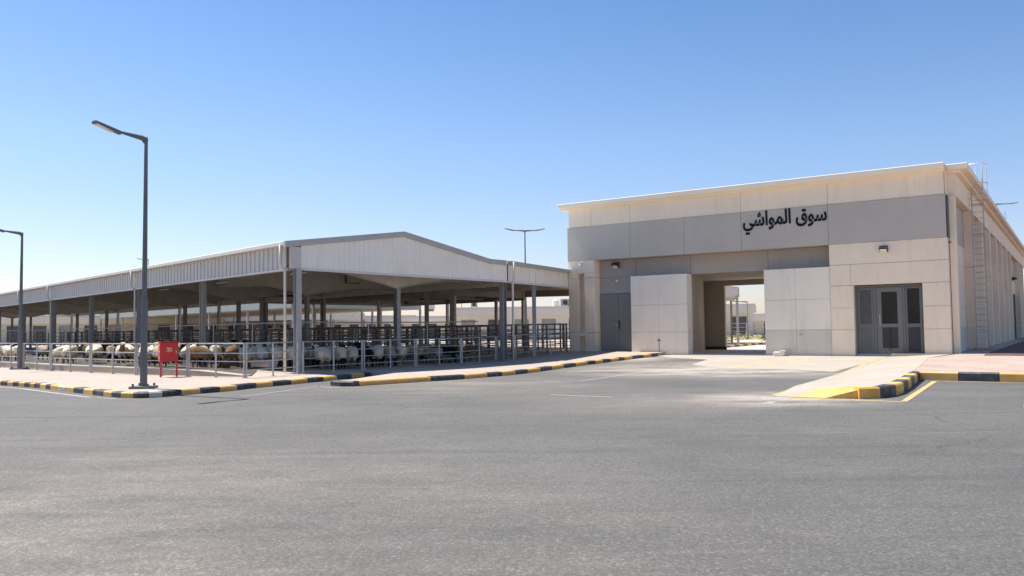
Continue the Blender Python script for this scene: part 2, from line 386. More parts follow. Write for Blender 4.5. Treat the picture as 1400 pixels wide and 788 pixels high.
aB = [oB - .75] + [oB + x for x in (.0, 1.06 + .15, 2.67, 3.94, 5.36, 6.58, 7.41, 8.3, 9.3, 10.53, 11.83, 13.36, 14.49, 15.67, 16.37, 17.05, 17.85, 18.69, 19.31, 20.2, 21.48, 22.44, 23.3)]
kerb('kerb B', kB, aB, 0, special={1: M_blk, 2: M_yel, 0: M_blk})
kC = [tuple(bw(2.0 + 30, -14.16)), tuple(bw(.72, -14.16)), tuple(bw(.8, -15.2)), tuple(bw(.9, -16.56)), tuple(bw(1.04, -18.3)), tuple(bw(1.1, -19.7)), tuple(bw(1.06, -20.6)), tuple(bw(.9, -21.25)), tuple(bw(.55, -21.55))]
kC = list(reversed(kC))          # walkway to the left when travelling back to the right
L1 = .45; arcC = [0, .62, 1.3, 2.0, 2.75, 3.5, 4.25, 5.0, 5.8, 6.6, 7.45]
kC_len = sum((Vector(a) - Vector(b)).length for a, b in zip(kC, kC[1:]))
arcC[-1] = kC_len - 31.28
bnds = [0, .55] + [.55 + i * (arcC[-1] - .55) / 7 for i in range(1, 8)]
s = bnds[-1]; bnds += [s + 1.0, s + 2.0] + [s + 2.0 + i * .98 for i in range(1, 29)]
kerb('kerb C', kC, bnds, 1, h=.25)
# pavements (slabs whose sides are the kerbs)
inA = [(-17.2, 28.2)] 
walk = [(-70, 65.6), (-25.0, 33.4), (-16.65, 27.3), (-14.55, 25.72), (-12.2, 23.4), (-10.64, 21.9), (-9.85, 21.25), (-9.3, 21.15), (-8.88, 21.75), (-8.58, 22.3), (-8.22, 22.8), (-7.95, 23.4), (-7.7, 24.3), (-7.4, 24.95), (-7.05, 25.7), (-6.74, 26.5), (-6.37, 27.15), (-6.1, 28.0), (-5.76, 28.8), (-5.25, 29.95), (-4.0, 29.8), (-5.0, 25.5), (-5.3, 25.1), (-5.0, 24.75), (-4.75, 24.65), (-3.85, 25.6), (-2.95, 26.5), (-1.9, 27.45), (-1.2, 28.4), (-.7, 29.05), (-.2, 29.8), (.25, 30.7), (.78, 31.8), (1.28, 32.95), (1.83, 34.4), (2.4, 35.4), (3.0, 36.4), (3.4, 37.0), (3.8, 37.55), (4.22, 38.22), (4.7, 38.95), (5.0, 39.45), (5.5, 40.2), (6.25, 41.3), (6.75, 42.05), (7.3, 42.85), tuple(bw(-13.5, -.2)), tuple(bw(-13.5, .4)), tuple(bw(-24, .5)), tuple(bw(-24, 40)), (-60, 110)]
pv = sheet('pavement', walk, M_walk, .146, .2)
# kerb C pavement: pale ramped strip and red pavers behind the bays
sheet('pavement', W2([(-1.25, -21.7), (-.1, -21.7), (.55, -21.45), (.75, -20.6), (.85, -19.4), (.75, -17.5), (.6, -15.5), (.5, -14.0), (-.4, -4), (.1, .2), (-2.45, -.2), (-2.34, -6.2), (-1.76, -18.2)]), M_conc,
      [.008, .01, .18, .242, .246, .246, .246, .246, .17, .14, .008, .008, .008], .3)
sheet('pavement', W2([(.5, -14.0), (33, -14.0), (33, 75), (1.5, 75), (1.3, .35), (.35, -.1), (-.4, -4)]), M_red, [.242, .242, .14, .14, .14, .14, .165], .3)
sheet('ground_shade_sheet', W2([(1.36, -1.75), (32, -2.6), (32, 74), (1.36, 74)]), mat('red_brown_ground_shade', (.125, .065, .055), .95, var=.3, scale=1.5, fine=.35), .172, .05)  # red-brown ground; the building's shade is put into its dark colour
sheet('front_apron', W2([(-13.1, -1.6), (-11.9, -2.9), (-9.6, -4.1), (-8.9, -7.8), (-6.9, -10.1), (-4.6, -9.7), (-2.5, -10.6), (-2.48, .3), (-13.1, .66)]), M_conc, .005)
MB().box(-2.4, 1.35, -.45, .02, .1, .325).obj('doorstep', M_conc, None, fn=TB)['kind'] = 'structure'
MB().box(.02, 1.3, .02, 62, .1, .32).obj('side_path', M_conc, None, fn=TB)['kind'] = 'structure'
def line(name, pts, wd, m, dz=.002, label=None):
    for (p, q) in zip(pts, pts[1:]):
        p = Vector(p); q = Vector(q); n = (q - p).normalized(); n = Vector((-n.y, n.x)) * wd / 2
        sheet(name, [p - n, q - n, q + n, p + n], m, dz)
B_ = lambda a, b: bw(a, b)
line('bay_line', [B_(-1.0, -21.86), B_(1.47, -21.86)], .13, M_line)
line('bay_line', [B_(1.5, -21.82), B_(1.16, -14.62)], .13, M_line, .0055)
line('bay_line', [B_(1.2, -14.55), B_(24, -14.6)], .11, M_line, .007)
for k in range(6): line('bay_line', [B_(3.45 + k * 2.6, -14.68), B_(3.72 + k * 2.6, -22.1)], .13, M_line, .0055)
line('edge_line', [(-26.5, 32.9), (-16.85, 26.75), (-14.9, 25.25), (-12.5, 22.9), (-10.9, 21.4)], .12, M_wline)
line('edge_line', [(-10.6, 21.2), (-9.8, 20.62), (-9.0, 20.6)], .1, M_wline, .0055)
line('edge_line', [(-6.85, 21.1), (-5.75, 24.6), (-5.2, 23.9), (-3.4, 25.1), (-1.4, 27.0)], .09, M_wline, .005)
line('lane_line', [(.92, 20.44), (2.31, 19.57)], .12, M_wline)
line('lane_line', [(.94, 25.63), (2.12, 25.77), (5.36, 31.46)], .1, M_wline)
line('lane_line', [(5.2, 17.2), (5.6, 17.9)], .2, M_wline, .0045)
line('ramp_edge', [B_(-1.3, -21.6), B_(-2.4, -6.2), B_(-2.5, -1.2)], .16, M_line, .013)
sheet('painted_ramp', W2([(-.9, -21.74), (-.1, -21.74), (.52, -21.49), (.3, -20.5), (-.75, -20.1)]), M_yel, [.014, .016, .19, .222, .09], .17)
sheet('painted_ramp', W2([(-5.9, -1.4), (-5.6, -1.5), (-6.6, -9.7), (-6.8, -9.7)]), M_line, .007)

# ---------------------------------------------------------------- market building
bld = thing('market_building', 'cream market building with grey sign band, open gateway and glass doors', 'building', (BO.x, BO.y, 0), -BY)
def bp(name, m, *a, bevel=0): return boxp(name, m, bld, *a, bevel=bevel)
mb = MB()   # solid core behind the cladding
mb.prism([(-19.3, .74), (-12.25, .74), (-14.72, 9), (-19.3, 9)], .05, 8.5)
mb.box(-8.13, -.04, .74, 60, .05, 8.45)
mb.box(-5.0, -4.03, .05, .74, .05, 5.4); mb.box(-1.05, -.04, .05, .74, .05, 5.4); mb.box(-4.03, -1.05, .05, .74, 3.5, 5.4); mb.box(-4.03, -1.05, .61, .74, .05, 3.5)
mb.box(-19.3, -.04, .05, .74, 5.47, 8.5)
mb.prism([(-12.25, .745), (-8.13, .745), (-8.13, 9), (-14.72, 9)], 4.5, 8.5)
mb.obj('wall_core', M_joint, bld)
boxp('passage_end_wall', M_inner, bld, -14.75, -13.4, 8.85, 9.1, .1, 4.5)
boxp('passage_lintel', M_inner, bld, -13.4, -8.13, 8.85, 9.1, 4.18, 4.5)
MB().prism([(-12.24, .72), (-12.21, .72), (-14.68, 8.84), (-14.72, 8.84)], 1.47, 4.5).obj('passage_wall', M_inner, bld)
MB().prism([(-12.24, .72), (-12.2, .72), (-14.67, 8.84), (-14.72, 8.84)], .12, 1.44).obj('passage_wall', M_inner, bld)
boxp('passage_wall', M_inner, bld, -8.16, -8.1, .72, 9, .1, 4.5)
MB().prism([(-12.2, -.1), (-8.16, -.1), (-8.16, 9.4), (-14.7, 9.4)], .1, .235).obj('passage_floor', M_lowgrey, bld)
MB().prism([(-13.3, 8.7), (-13.4, 8.7), (-14.6, 8.7), (-14.6, 8.83), (-13.4, 8.84)], .235, .42).obj('skirting', M_dark, bld)
# top cream frieze and grey band, panel by panel
xb = [-19.38, -15.43, -12.29, -9.24, -5.03, -.02]
for i, (x0, x1) in enumerate(zip(xb, xb[1:])):
    j = random.uniform(0, .006)
    bp('band_panel', M_band, x0 + .007, x1 - .007, -.03 - j, .045, 5.47, 7.385)
xc = [-19.3, -17.84, -15.43, -9.24, -5.03, -.06]
for x0, x1 in zip(xc, xc[1:]): bp('frieze_panel', M_cream, x0 + .008, x1 - .008, .0, .045, 7.40, 8.5)
bp('frieze_panel', M_cream, -19.33, -19.302, .06, 9, 7.4, 8.5); bp('wall_panel', M_cream, -19.335, -19.305, .76, 9, .2, 7.38)
bp('band_panel', M_band, -19.39, -19.31, .05, 1.4, 5.47, 7.37)
# cornice
MB().prism([(-19.85, -.36), (0.0, -.36), (0.0, .3), (-19.85, .3)], 8.5, 8.76).obj('cornice', M_cream2, bld, bevel=.02)
MB().prism([(-19.75, -.2), (-.02, -.2), (-.02, .3), (-19.75, .3)], 8.40, 8.497).obj('cornice_moulding', M_cream2, bld)
MB().box(-19.9, -19.1, .31, 9.3, 8.5, 8.75).obj('cornice', M_cream2, bld, bevel=.02)
MB().box(.003, .85, .25, 60.3, 8.49, 8.74).obj('cornice', M_cream2, bld, bevel=.02)
MB().box(.003, .55, .45, 60.1, 8.36, 8.487).obj('cornice_moulding', M_cream2, bld)
MB().prism([(-19.1, .31), (-.01, .31), (-.01, 60), (-8.2, 60), (-8.2, 9.2), (-19.1, 9.2)], 8.52, 8.72).obj('roof_deck', M_cream2, bld)
# left pilaster with slots
P1, P2, P3, P4 = -19.35, -18.75, -18.33, -17.7
for z0, z1 in ((.2, 1.40), (1.415, 4.49), (4.505, 5.465)):
    bp('pilaster_panel', M_cream, P1, P2, 0.0, .5, z0, z1); bp('pilaster_panel', M_cream, P3, P4, 0.0, .72, z0, z1)
bp('pilaster_panel', M_cream, P2, P3, .001, .3, 4.75, 5.465); bp('pilaster_panel', M_cream, P2, P3, .001, .42, 1.2, 1.41)
bp('slot_back', M_cream, P2, P3, .36, .5, .2, 1.2); bp('slot_back', M_cream, P2, P3, .43, .6, 1.41, 4.75)
# recessed taupe wall, service door
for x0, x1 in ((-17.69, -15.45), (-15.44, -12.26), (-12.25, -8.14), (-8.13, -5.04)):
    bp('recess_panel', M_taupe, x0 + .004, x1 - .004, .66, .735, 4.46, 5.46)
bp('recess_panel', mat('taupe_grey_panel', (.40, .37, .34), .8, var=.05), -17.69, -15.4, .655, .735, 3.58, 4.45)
dd = bp('service_door', M_ddoor, -17.66, -16.53, .62, .72, .3, 3.55, bevel=.008); boxp('door_leaf', M_ddoor, bld, -16.515, -15.42, .62, .72, .3, 3.55, bevel=.008)
mbh = MB().box(-16.64, -16.56, .55, .62, 1.72, 1.92); mbh.box(-16.86, -16.56, .54, .57, 1.84, 1.875); mbh.obj('handle', M_galv, dd)
MB().box(-16.5, -16.46, .55, .62, 1.6, 2.1).obj('hasp', M_dark, dd)
# big blank panel left of the gateway
for k, (x0, x1) in enumerate(((-15.43, -13.82), (-13.81, -12.2))):
    for z0, z1, mm in ((.05, 1.40, M_white), (1.41, 2.85, M_white), (2.86, 4.44, M_white)):
        bp('screen_panel', mm, x0, x1, -.05, .64, z0, z1)
mk = MB().tube([(-13.82, -.07, .1), (-13.82, -.07, .95), (-13.84, -.1, .98)], .012, 6); mk.box(-13.9, -13.74, -.11, -.05, .93, .99); mk.obj('conduit', M_frame, bld)
# panel right of the gateway: pale above, grey plinth
for k, (x0, x1) in enumerate(((-8.16, -6.66), (-6.65, -5.04))):
    for z0, z1, mm in ((.05, 1.44, M_lowgrey), (1.45, 2.9, M_white), (2.91, 4.42, M_white)):
        bp('screen_panel', mm, x0, x1, -.02, .64, z0, z1)
MB().box(-6.5, -6.42, -.06, -.02, 1.18, 1.26).obj('wall_tap', M_galv, bld)
# right hand wall panels round the glass entrance
zs = [.2, 1.43, 2.45, 3.49]
for x0, x1 in ((-5.03, -4.02), (-1.06, -.0)):
    for z0, z1 in zip(zs, zs[1:]): bp('wall_panel', M_cream, x0, x1, random.uniform(-.004, .002), .05, z0 + .008, z1 - .006)
for x0, x1, z0, z1 in ((-5.03, -4.10, 3.5, 4.47), (-4.09, -.0, 3.5, 4.47), (-5.03, -.0, 4.485, 5.46)):
    bp('wall_panel', M_cream, x0 + .003, x1, random.uniform(-.004, .002), .05, z0 + .004, z1)
bp('reveal', M_cream, -4.03, -4.0, .0, .42, .2, 3.49); bp('reveal', M_cream, -1.08, -1.05, .05, .42, .2, 3.49)
for z0, z1 in ((.2, 1.424), (1.438, 2.444), (2.458, 3.484), (3.505, 4.47), (4.485, 5.46)): bp('wall_panel', M_cream, -.039, .001, .052, .715, z0, z1)
# glass entrance
boxp('doorway_back', M_dark, bld, -4.0, -1.08, .5, .6, .2, 3.5)
ge = boxp('entrance_frame', M_frame, bld, -3.99, -1.09, .32, .40, 3.38, 3.47)
for x0, x1, z0, z1 in ((-3.99, -3.9, .3, 3.37), (-3.2, -3.08, .3, 3.37), (-1.97, -1.86, .3, 3.37), (-1.17, -1.09, .3, 3.37)):
    MB().box(x0, x1, .32, .40, z0, z1).obj('mullion', M_frame, ge)
MB().box(-4.0, -1.08, .27, .45, .2, .30).obj('threshold', M_galv, ge)
def leaf(x0, x1, m, fr, gm, lowm, lab):
    L = MB(); a = fr
    L.box(x0, x0 + a, .335, .385, .31, 3.36); L.box(x1 - a, x1, .335, .385, .31, 3.36)
    L.box(x0 + a, x1 - a, .335, .385, 3.36 - a, 3.36); L.box(x0 + a, x1 - a, .335, .385, .31, .31 + a * 1.2); L.box(x0 + a, x1 - a, .335, .385, 1.52, 1.68)
    o = L.obj('glass_door', m, bld); o['label'] = lab
    MB().box(x0 + a, x1 - a, .35, .37, 1.68, 3.36 - a).obj('pane', gm, o)
    MB().box(x0 + a, x1 - a, .348, .372, .31 + a * 1.2, 1.52).obj('lower_pane', lowm, o)
    return o
M_gl2 = mat('tinted_grey_glass', (.085, .09, .088), .25, var=.15, scale=2, spec=.25); M_gl3 = mat('smoky_panel', (.05, .052, .055), .4, var=.1, spec=.25)
leaf(-3.89, -3.21, M_frame, .09, M_gl2, mat('grey_sheet', (.11, .115, .12), .4), 'left leaf with hazy grey pane')
g2 = leaf(-3.07, -1.98, M_alum, .21, M_glass, M_gl3, 'middle door with pale frame and black pane')
MB().box(-2.55, -2.51, .31, .345, .45, 1.52).obj('door_bar', M_dark, g2); MB().box(-2.95, -2.92, .28, .335, 1.6, 2.15).obj('handle', M_galv, g2)
leaf(-1.85, -1.18, M_frame, .08, M_glass, M_gl3, 'right leaf with dark pane')
# side wall: corner fin, frieze beam, bays with fins
bp('frieze_beam', M_cream, .0, .33, .6, 60, 7.35, 8.355)
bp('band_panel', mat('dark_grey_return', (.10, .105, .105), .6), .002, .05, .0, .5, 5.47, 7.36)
bp('corner_fin', M_cream2, .03, .30, .42, .72, .3, 7.34); bp('wall_panel', M_cream, -.039, .001, .502, .715, 5.47, 7.34); bp('wall_panel', M_cream, -.039, .001, .0455, .715, 7.35, 8.5)
fins = [6.5, 11.5, 16.5, 21.5, 26.5, 31.5, 36, 48, 54]
for f in fins:
    for z0, z1 in ((.3, 1.43), (1.445, 4.47), (4.485, 7.34)): bp('fin', M_cream, .0, .42, f, f + .55, z0, z1)
edges = [(.72, 6.5)] + [(a + .55, b) for a, b in zip(fins, fins[1:])]
for (b0, b1) in edges:
    n = max(1, round((b1 - b0) / 2.4)); st = (b1 - b0) / n
    for k in range(n):
        u0 = b0 + k * st + .01; u1 = b0 + (k + 1) * st - .01
        if 36 < u0 < 47.9:
            bp('wall_panel', M_cream, -.04, .0, u0, u1, 4.3, 5.45); bp('wall_panel', M_band, -.04, -.004, u0, u1, 5.47, 7.34); continue
        bp('wall_panel', M_lowgrey, -.04, .0, u0, u1, .3, 1.43)
        for z0, z1 in zip((1.45, 2.46, 3.5, 4.49), (2.45, 3.49, 4.48, 5.45)): bp('wall_panel', M_cream, -.04, random.uniform(-.004, .002), u0, u1, z0, z1)
        bp('wall_panel', M_band, -.04, -.004, u0, u1, 5.47, 7.34)
sd1 = bp('side_entrance', M_glass, -.04, .02, 36.6, 47.8, .3, 4.25)
for b_ in (38.5, 41, 43.5, 46): MB().box(.021, .07, b_, b_ + .15, .3, 4.25).obj('mullion', M_frame, sd1)
bp('back_wall', M_cream, -19.3, -8.1, 9.11, 9.2, 4.5, 8.4)
for (a, b_, l) in ((-4.5, 2.5, .8), (-3.6, 14, .6)): MB().tube([(a, b_, 8.7), (a, b_, 8.95), (a, b_, 9.0)], [.35, .35, .1], 12).obj('roof_vent', M_cream2, bld)
MB().tube([(-.3, 44, 8.7), (-.3, 44, 11.6)], .02, 5).obj('antenna', M_frame, bld)
MB().box(.02, .12, .1, .2, 5.2, 5.3).obj('wall_box', M_frame, bld)

# lamps on the facade
def wall_lamp(a, b, z, label, s=1, rot=0):
    p = bw(a, b); t = thing('wall_lamp', label, 'wall lamp', (p.x, p.y, z), -BY + rot, 'bulkhead lamps on the building walls')
    MB().box(-.12 * s, .12 * s, -.06, -.002, -.08 * s, .1 * s).obj('bracket', M_dark, t)
    MB().hexa([(-.15 * s, -.28 * s, -.03), (.15 * s, -.28 * s, -.03), (.15 * s, -.06, -.12 * s), (-.15 * s, -.06, -.12 * s), (-.15 * s, -.28 * s, .05), (.15 * s, -.28 * s, .05), (.15 * s, -.06, .14 * s), (-.15 * s, -.06, .14 * s)]).obj('housing', M_dark, t)
    MB().hexa([(-.12 * s, -.29 * s, -.045), (.12 * s, -.29 * s, -.045), (.12 * s, -.07, -.15 * s), (-.12 * s, -.07, -.15 * s), (-.12 * s, -.283 * s, -.033), (.12 * s, -.283 * s, -.033), (.12 * s, -.065, -.123 * s), (-.12 * s, -.065, -.123 * s)]).obj('lens', M_lampg, t)
wall_lamp(-16.6, .65, 5.15, 'black bulkhead lamp high over the grey service door', 1.25)
wall_lamp(-2.6, -.01, 5.1, 'black bulkhead lamp on the cream wall above the glass entrance', 1.15)
wall_lamp(.43, 36.2, 5.2, 'bulkhead lamp on the side wall above the far dark entrance', 1.3, math.pi / 2)
def camera_box(a, b, z, label):
    p = bw(a, b); t = thing('security_camera', label, 'camera', (p.x, p.y, z), -BY)
    MB().box(-.04, .04, -.16, -.0, -.03, .03).obj('arm', M_galv, t); MB().tube([(0, -.1, -.03), (0, -.12, -.1), (0, -.12, -.17)], [.09, .09, .04], 10).obj('dome', M_lampg, t)
camera_box(-18.5, -.0, 5.3, 'small white dome camera at the top of the slotted pilaster')
camera_box(-16.55, .65, 4.35, 'small dome camera on the taupe wall above the service door')

# lettering on the grey band (Arabic presentation forms, laid out left to right)
def sign():
    p = bw(-7.1, -.035)
    t = thing('sign_lettering', 'black raised Arabic lettering on the grey band over the gateway', 'sign', (p.x, p.y, 6.8), -BY)
    word = '\ufeb3\ufeee\ufed5 \ufe8d\ufedf\ufee4\ufeee\ufe8d\ufeb7\ufef2'[::-1]
    cu = D.curves.new('lettering', 'FONT'); cu.body = word; cu.size = 1; cu.extrude = .03; cu.offset = .022; cu.align_x = 'LEFT'; cu.resolution_u = 5
    o = D.objects.new('lettering', cu); C.objects.link(o)
    dg = bpy.context.evaluated_depsgraph_get(); dg.update()
    me = D.meshes.new_from_object(o.evaluated_get(dg)); D.objects.remove(o)
    xs = [v.co.x for v in me.vertices]; ys = [v.co.y for v in me.vertices]
    x0, x1, y0, y1 = min(xs), max(xs), min(ys), max(ys)
    sx = 4.06 / (x1 - x0); sy = 1.16 / (y1 - y0)
    M = Matrix.Rotation(math.pi / 2, 4, 'X')
    bm = bmesh.new(); bm.from_mesh(me)
    bmesh.ops.remove_doubles(bm, verts=bm.verts, dist=1e-5)
    for v in bm.verts:
        v.co = Vector(((v.co.x - x0) * sx - 2.03, (v.co.y - (y0 + y1) / 2) * sy, v.co.z))
    bm.transform(M); bm.faces.ensure_lookup_table()
    seen = set(); isl = []
    for f in bm.faces:
        if f.index in seen: continue
        st = [f]; comp = []; seen.add(f.index)
        while st:
            g = st.pop(); comp.append(g)
            for e in g.edges:
                for h in e.link_faces:
                    if h.index not in seen: seen.add(h.index); st.append(h)
        isl.append(comp)
    for comp in isl:
        idx = {}; mb = MB()
        for f in comp:
            for v in f.verts:
                if v.index not in idx: idx[v.index] = len(mb.v); mb.v.append(tuple(v.co))
            mb.f.append([idx[v.index] for v in f.verts]); mb.mi.append(0)
        wx = max(v[0] for v in mb.v) - min(v[0] for v in mb.v)
        mb.obj('letter' if wx > .22 or (max(v[2] for v in mb.v) - min(v[2] for v in mb.v)) > .4 else 'letter_dot', M_letter, t)
    bm.free()
sign()

# caged ladder
def ladder():
    p = bw(0, 6.15); t = thing('ladder', 'caged roof access ladder of galvanised steel on the side wall', 'ladder', (p.x, p.y, 0), -BY)
    xs = (.45, .95)
    for x in xs: MB().box(x - .03, x + .03, -.02, .02, .45, 8.9 + .5).obj('stile', M_galv, t)
    z = .6
    me = None
    while z < 8.85:
        r = MB().tube([(xs[0], 0, z), (xs[1], 0, z)], .014, 6)
        if me is None: o = r.obj('rung', M_galv, t); me = o.data; z0 = z
        else: o = D.objects.new('rung', me); C.objects.link(o); o.parent = t; o.location = (0, 0, z - z0)
        z += .3
    for z in (1.3, 2.9, 4.5, 6.1, 7.6):
        MB().box(.40, .99, .03, .33, z, z + .04).obj('bracket', M_galv, t)
    def hoop(z):
        return [(.72 + .46 * math.cos(a), -.02 - .66 * math.sin(a), z) for a in [math.pi * k / 10 for k in range(11)]]
    for z in (7.85, 8.6, 9.55):
        MB().tube(hoop(z), .024, 5).obj('hoop', M_gut, t)
    for k in range(1, 10, 2):
        q = hoop(0)[k]; MB().tube([(q[0], q[1], 7.85), (q[0], q[1], 9.55)], .018, 5).obj('cage_strap', M_gut, t)
    MB().box(.3, 1.2, -.3, .35, .32, .44).obj('base_block', M_conc, t)
ladder()

# ---------------------------------------------------------------- livestock shed
shed = thing('livestock_shed', 'long open livestock shed with pale corrugated fascia and gabled end', 'shed', (SO.x, SO.y, 0))
ZT, ZB, G1, AP, ER, ZA = 4.86, 3.89, 12.19, 5.54, 11.0, 5.66
NB = 10; BAY = 7.755; LEN = NB * BAY
def sp(mb, name, m, parent=None, **k): return mb.obj(name, m, parent or shed, fn=TS, **k)
def corr(p0, p1, zb, zt, nrm, pitch, depth=.035, fn=None):
    """trapezoid corrugated sheet standing between two plan points; zb, zt functions of 0..1; nrm = outward"""
    p0 = Vector(p0); p1 = Vector(p1); L = (p1 - p0).length; n = Vector(nrm).normalized(); k = max(1, int(L / pitch)); mb = MB(); prof = []
    for i in range(k):
        for u, d in ((0, 0), (.70, 0), (.78, -depth), (.92, -depth)): prof.append(((i + u) / k, d))
    prof.append((1, 0)); b = 0
    for t, d in prof:
        q = p0.lerp(p1, t) + n * d; mb.v += [(q.x, q.y, zb(t)), (q.x, q.y, zt(t))]
    for i in range(len(prof) - 1): mb.f.append([2 * i, 2 * i + 2, 2 * i + 3, 2 * i + 1]); mb.mi.append(0)
    return mb
# left long side: a cladding sheet per bay, gutter, bottom angle
for k in range(NB):
    a0, a1 = -k * BAY - (.0 if k else .12), -(k + 1) * BAY
    q0 = sw(a0, -.08); q1 = sw(a1, -.08)
    corr(q0, q1, lambda t: ZB + .0, lambda t: ZT - .16, (-SB.x, -SB.y), .36, .05).obj('cladding', M_clad, shed, fn=TW)
    sp(MB().box(a1, a0, -.12, -.02, ZB - .07, ZB + .0), 'edge_trim', M_gut)
sp(MB().box(-LEN, .0, -.27, -.03, ZT - .16, ZT - .0), 'gutter', M_gut, bevel=.02)
# gable end
def topz(b):
    return ZT + (ZA - ZT) * b / AP if b <= AP else (ZA - (ZA - ZT) * (b - AP) / (ER - AP) if b < ER else ZT)
q0 = sw(.08, .45); q1 = sw(.08, G1 + .08)
LG = G1 - .37
corr(q0, q1, lambda t: ZB + .03, lambda t: topz(.45 + t * LG) - .19, (SA.x, SA.y), .25, .02).obj('cladding', M_gable, shed, fn=TW)
sp(MB().box(.03, .12, .42, G1 + .1, ZB - .05, ZB + .03), 'edge_trim', M_gut)
bs = [(-.28, topz(0) - .04), (AP, ZA), (ER, ZT), (G1, ZT)]
for (b0, z0), (b1, z1) in zip(bs, bs[1:]):
    sp(MB().hexa([(.0, b0, z0 - .2), (.16, b0, z0 - .2), (.16, b1, z1 - .2), (.0, b1, z1 - .2), (.0, b0, z0 + .02), (.16, b0, z0 + .02), (.16, b1, z1 + .02), (.0, b1, z1 + .02)]), 'verge_flashing', M_trim)
# columns
def hcol(a, b, z0, z1, m=M_steel, w=.2, d=.26, name='column', turn=False):
    mb = MB(); f = .018
    if turn:
        mb.box(a - w / 2, a + w / 2, b - d / 2, b - d / 2 + f, z0, z1); mb.box(a - w / 2, a + w / 2, b + d / 2 - f, b + d / 2, z0, z1); mb.box(a - .008, a + .008, b - d / 2 + f, b + d / 2 - f, z0, z1)
    else:
        mb.box(a - d / 2, a - d / 2 + f, b - w / 2, b + w / 2, z0, z1); mb.box(a + d / 2 - f, a + d / 2, b - w / 2, b + w / 2, z0, z1); mb.box(a - d / 2 + f, a + d / 2 - f, b - .008, b + .008, z0, z1)
    mb.box(a - .2, a + .2, b - .2, b + .2, z0, z0 + .03)
    return sp(mb, name, m)
def downpipe(a, b, da, db, ztop=ZT - .1, z0=.25):
    r = .055; o = [(a + da, b + db, ztop), (a + da, b + db, ZB + .12), (a + da * .35, b + db * .35, ZB - .12), (a + da * .35, b + db * .35, z0)]
    sp(MB().tube(o, r, 8), 'downpipe', M_gut, smooth=True)
hcol(.0 + .1, .28, .15, ZB + .0, M_steel_l, .22, .24)
sp(MB().box(-.02, .16, -.02, .4, ZB - .0, ZT - .2), 'corner_flashing', M_clad)
downpipe(-.2, .02, -.05, -.28, z0=.2)
for k in range(1, NB + 1):
    hcol(-k * BAY, .05, .15, ZT - .2, M_steel, .22, .24)
    if k != 1 and k != 3: downpipe(-k * BAY - .25, .0, -.05, -.28)
zc = gz(*sw(0, G1)) + .15
hcol(-.1, G1 - .05, zc, ZB - .06, M_steel, .26, .28, turn=True)
downpipe(.2, G1 + .32, .14, 0, ztop=ZT - .05, z0=zc)
# frames: haunched rafters, interior columns
MID = 6.2
def rafter(a):
    mb = MB(); st = [(0.15, 4.02), (1.2, 4.08), (3.0, 4.0), (5.2, 3.62), (MID, 3.42), (7.2, 3.62), (9.3, 3.86), (11.2, 3.9), (12.19, 3.8)]
    for (b0, z0), (b1, z1) in zip(st, st[1:]):
        for (w_, lo0, lo1, hi0, hi1) in ((.012, z0, z1, topz(b0) - .25, topz(b1) - .25), (.2, z0 - .02, z1 - .02, z0, z1)):
            mb.hexa([(a - w_ / 2, b0, lo0), (a + w_ / 2, b0, lo0), (a + w_ / 2, b1, lo1), (a - w_ / 2, b1, lo1), (a - w_ / 2, b0, hi0), (a + w_ / 2, b0, hi0), (a + w_ / 2, b1, hi1), (a - w_ / 2, b1, hi1)])
    sp(mb, 'rafter', M_beam)
for k in range(NB):
    a = -1.2 - k * BAY; rafter(a)
    hcol(a, MID, .15, 3.42, M_steel, .2, .2)
    if k: hcol(a, G1, .15, 3.7, M_steel, .2, .2)
# eave and valley beams, purlins
for b in (.3, G1 - .15): sp(MB().box(-LEN, -.2, b - .06, b + .06, 3.86 if b < 1 else 3.68, 3.98 if b < 1 else ZT - .12), 'eave_beam', M_beam)
for b in (1.6, 3.0, 4.4, 5.54, 7.0, 8.4, 9.8, 11.0): sp(MB().box(-LEN, -.1, b - .04, b + .04, topz(b) - .26, topz(b) - .1), 'purlin', M_beam)
# roof sheets with a dark lining
for b0, b1 in ((-.2, AP), (AP, ER), (ER, G1 + .1)):
    for a0, a1 in ((-LEN, -LEN / 2), (-LEN / 2, .05)):
        z0, z1 = topz(max(0, b0)), topz(b1) if b1 <= ER else ZT
        sp(MB().hexa([(a0, b0, z0 - .05), (a1, b0, z0 - .05), (a1, b1, z1 - .05), (a0, b1, z1 - .05), (a0, b0, z0 - .005), (a1, b0, z0 - .005), (a1, b1, z1 - .005), (a0, b1, z1 - .005)]), 'roof_sheet', M_roof)
        sp(MB().hexa([(a0, b0 + .02, z0 - .1), (a1 - .1, b0 + .02, z0 - .1), (a1 - .1, b1 - .02, z1 - .1), (a0, b1 - .02, z1 - .1), (a0, b0 + .02, z0 - .06), (a1 - .1, b0 + .02, z0 - .06), (a1 - .1, b1 - .02, z1 - .06), (a0, b1 - .02, z1 - .06)]), 'roof_lining', M_soff)
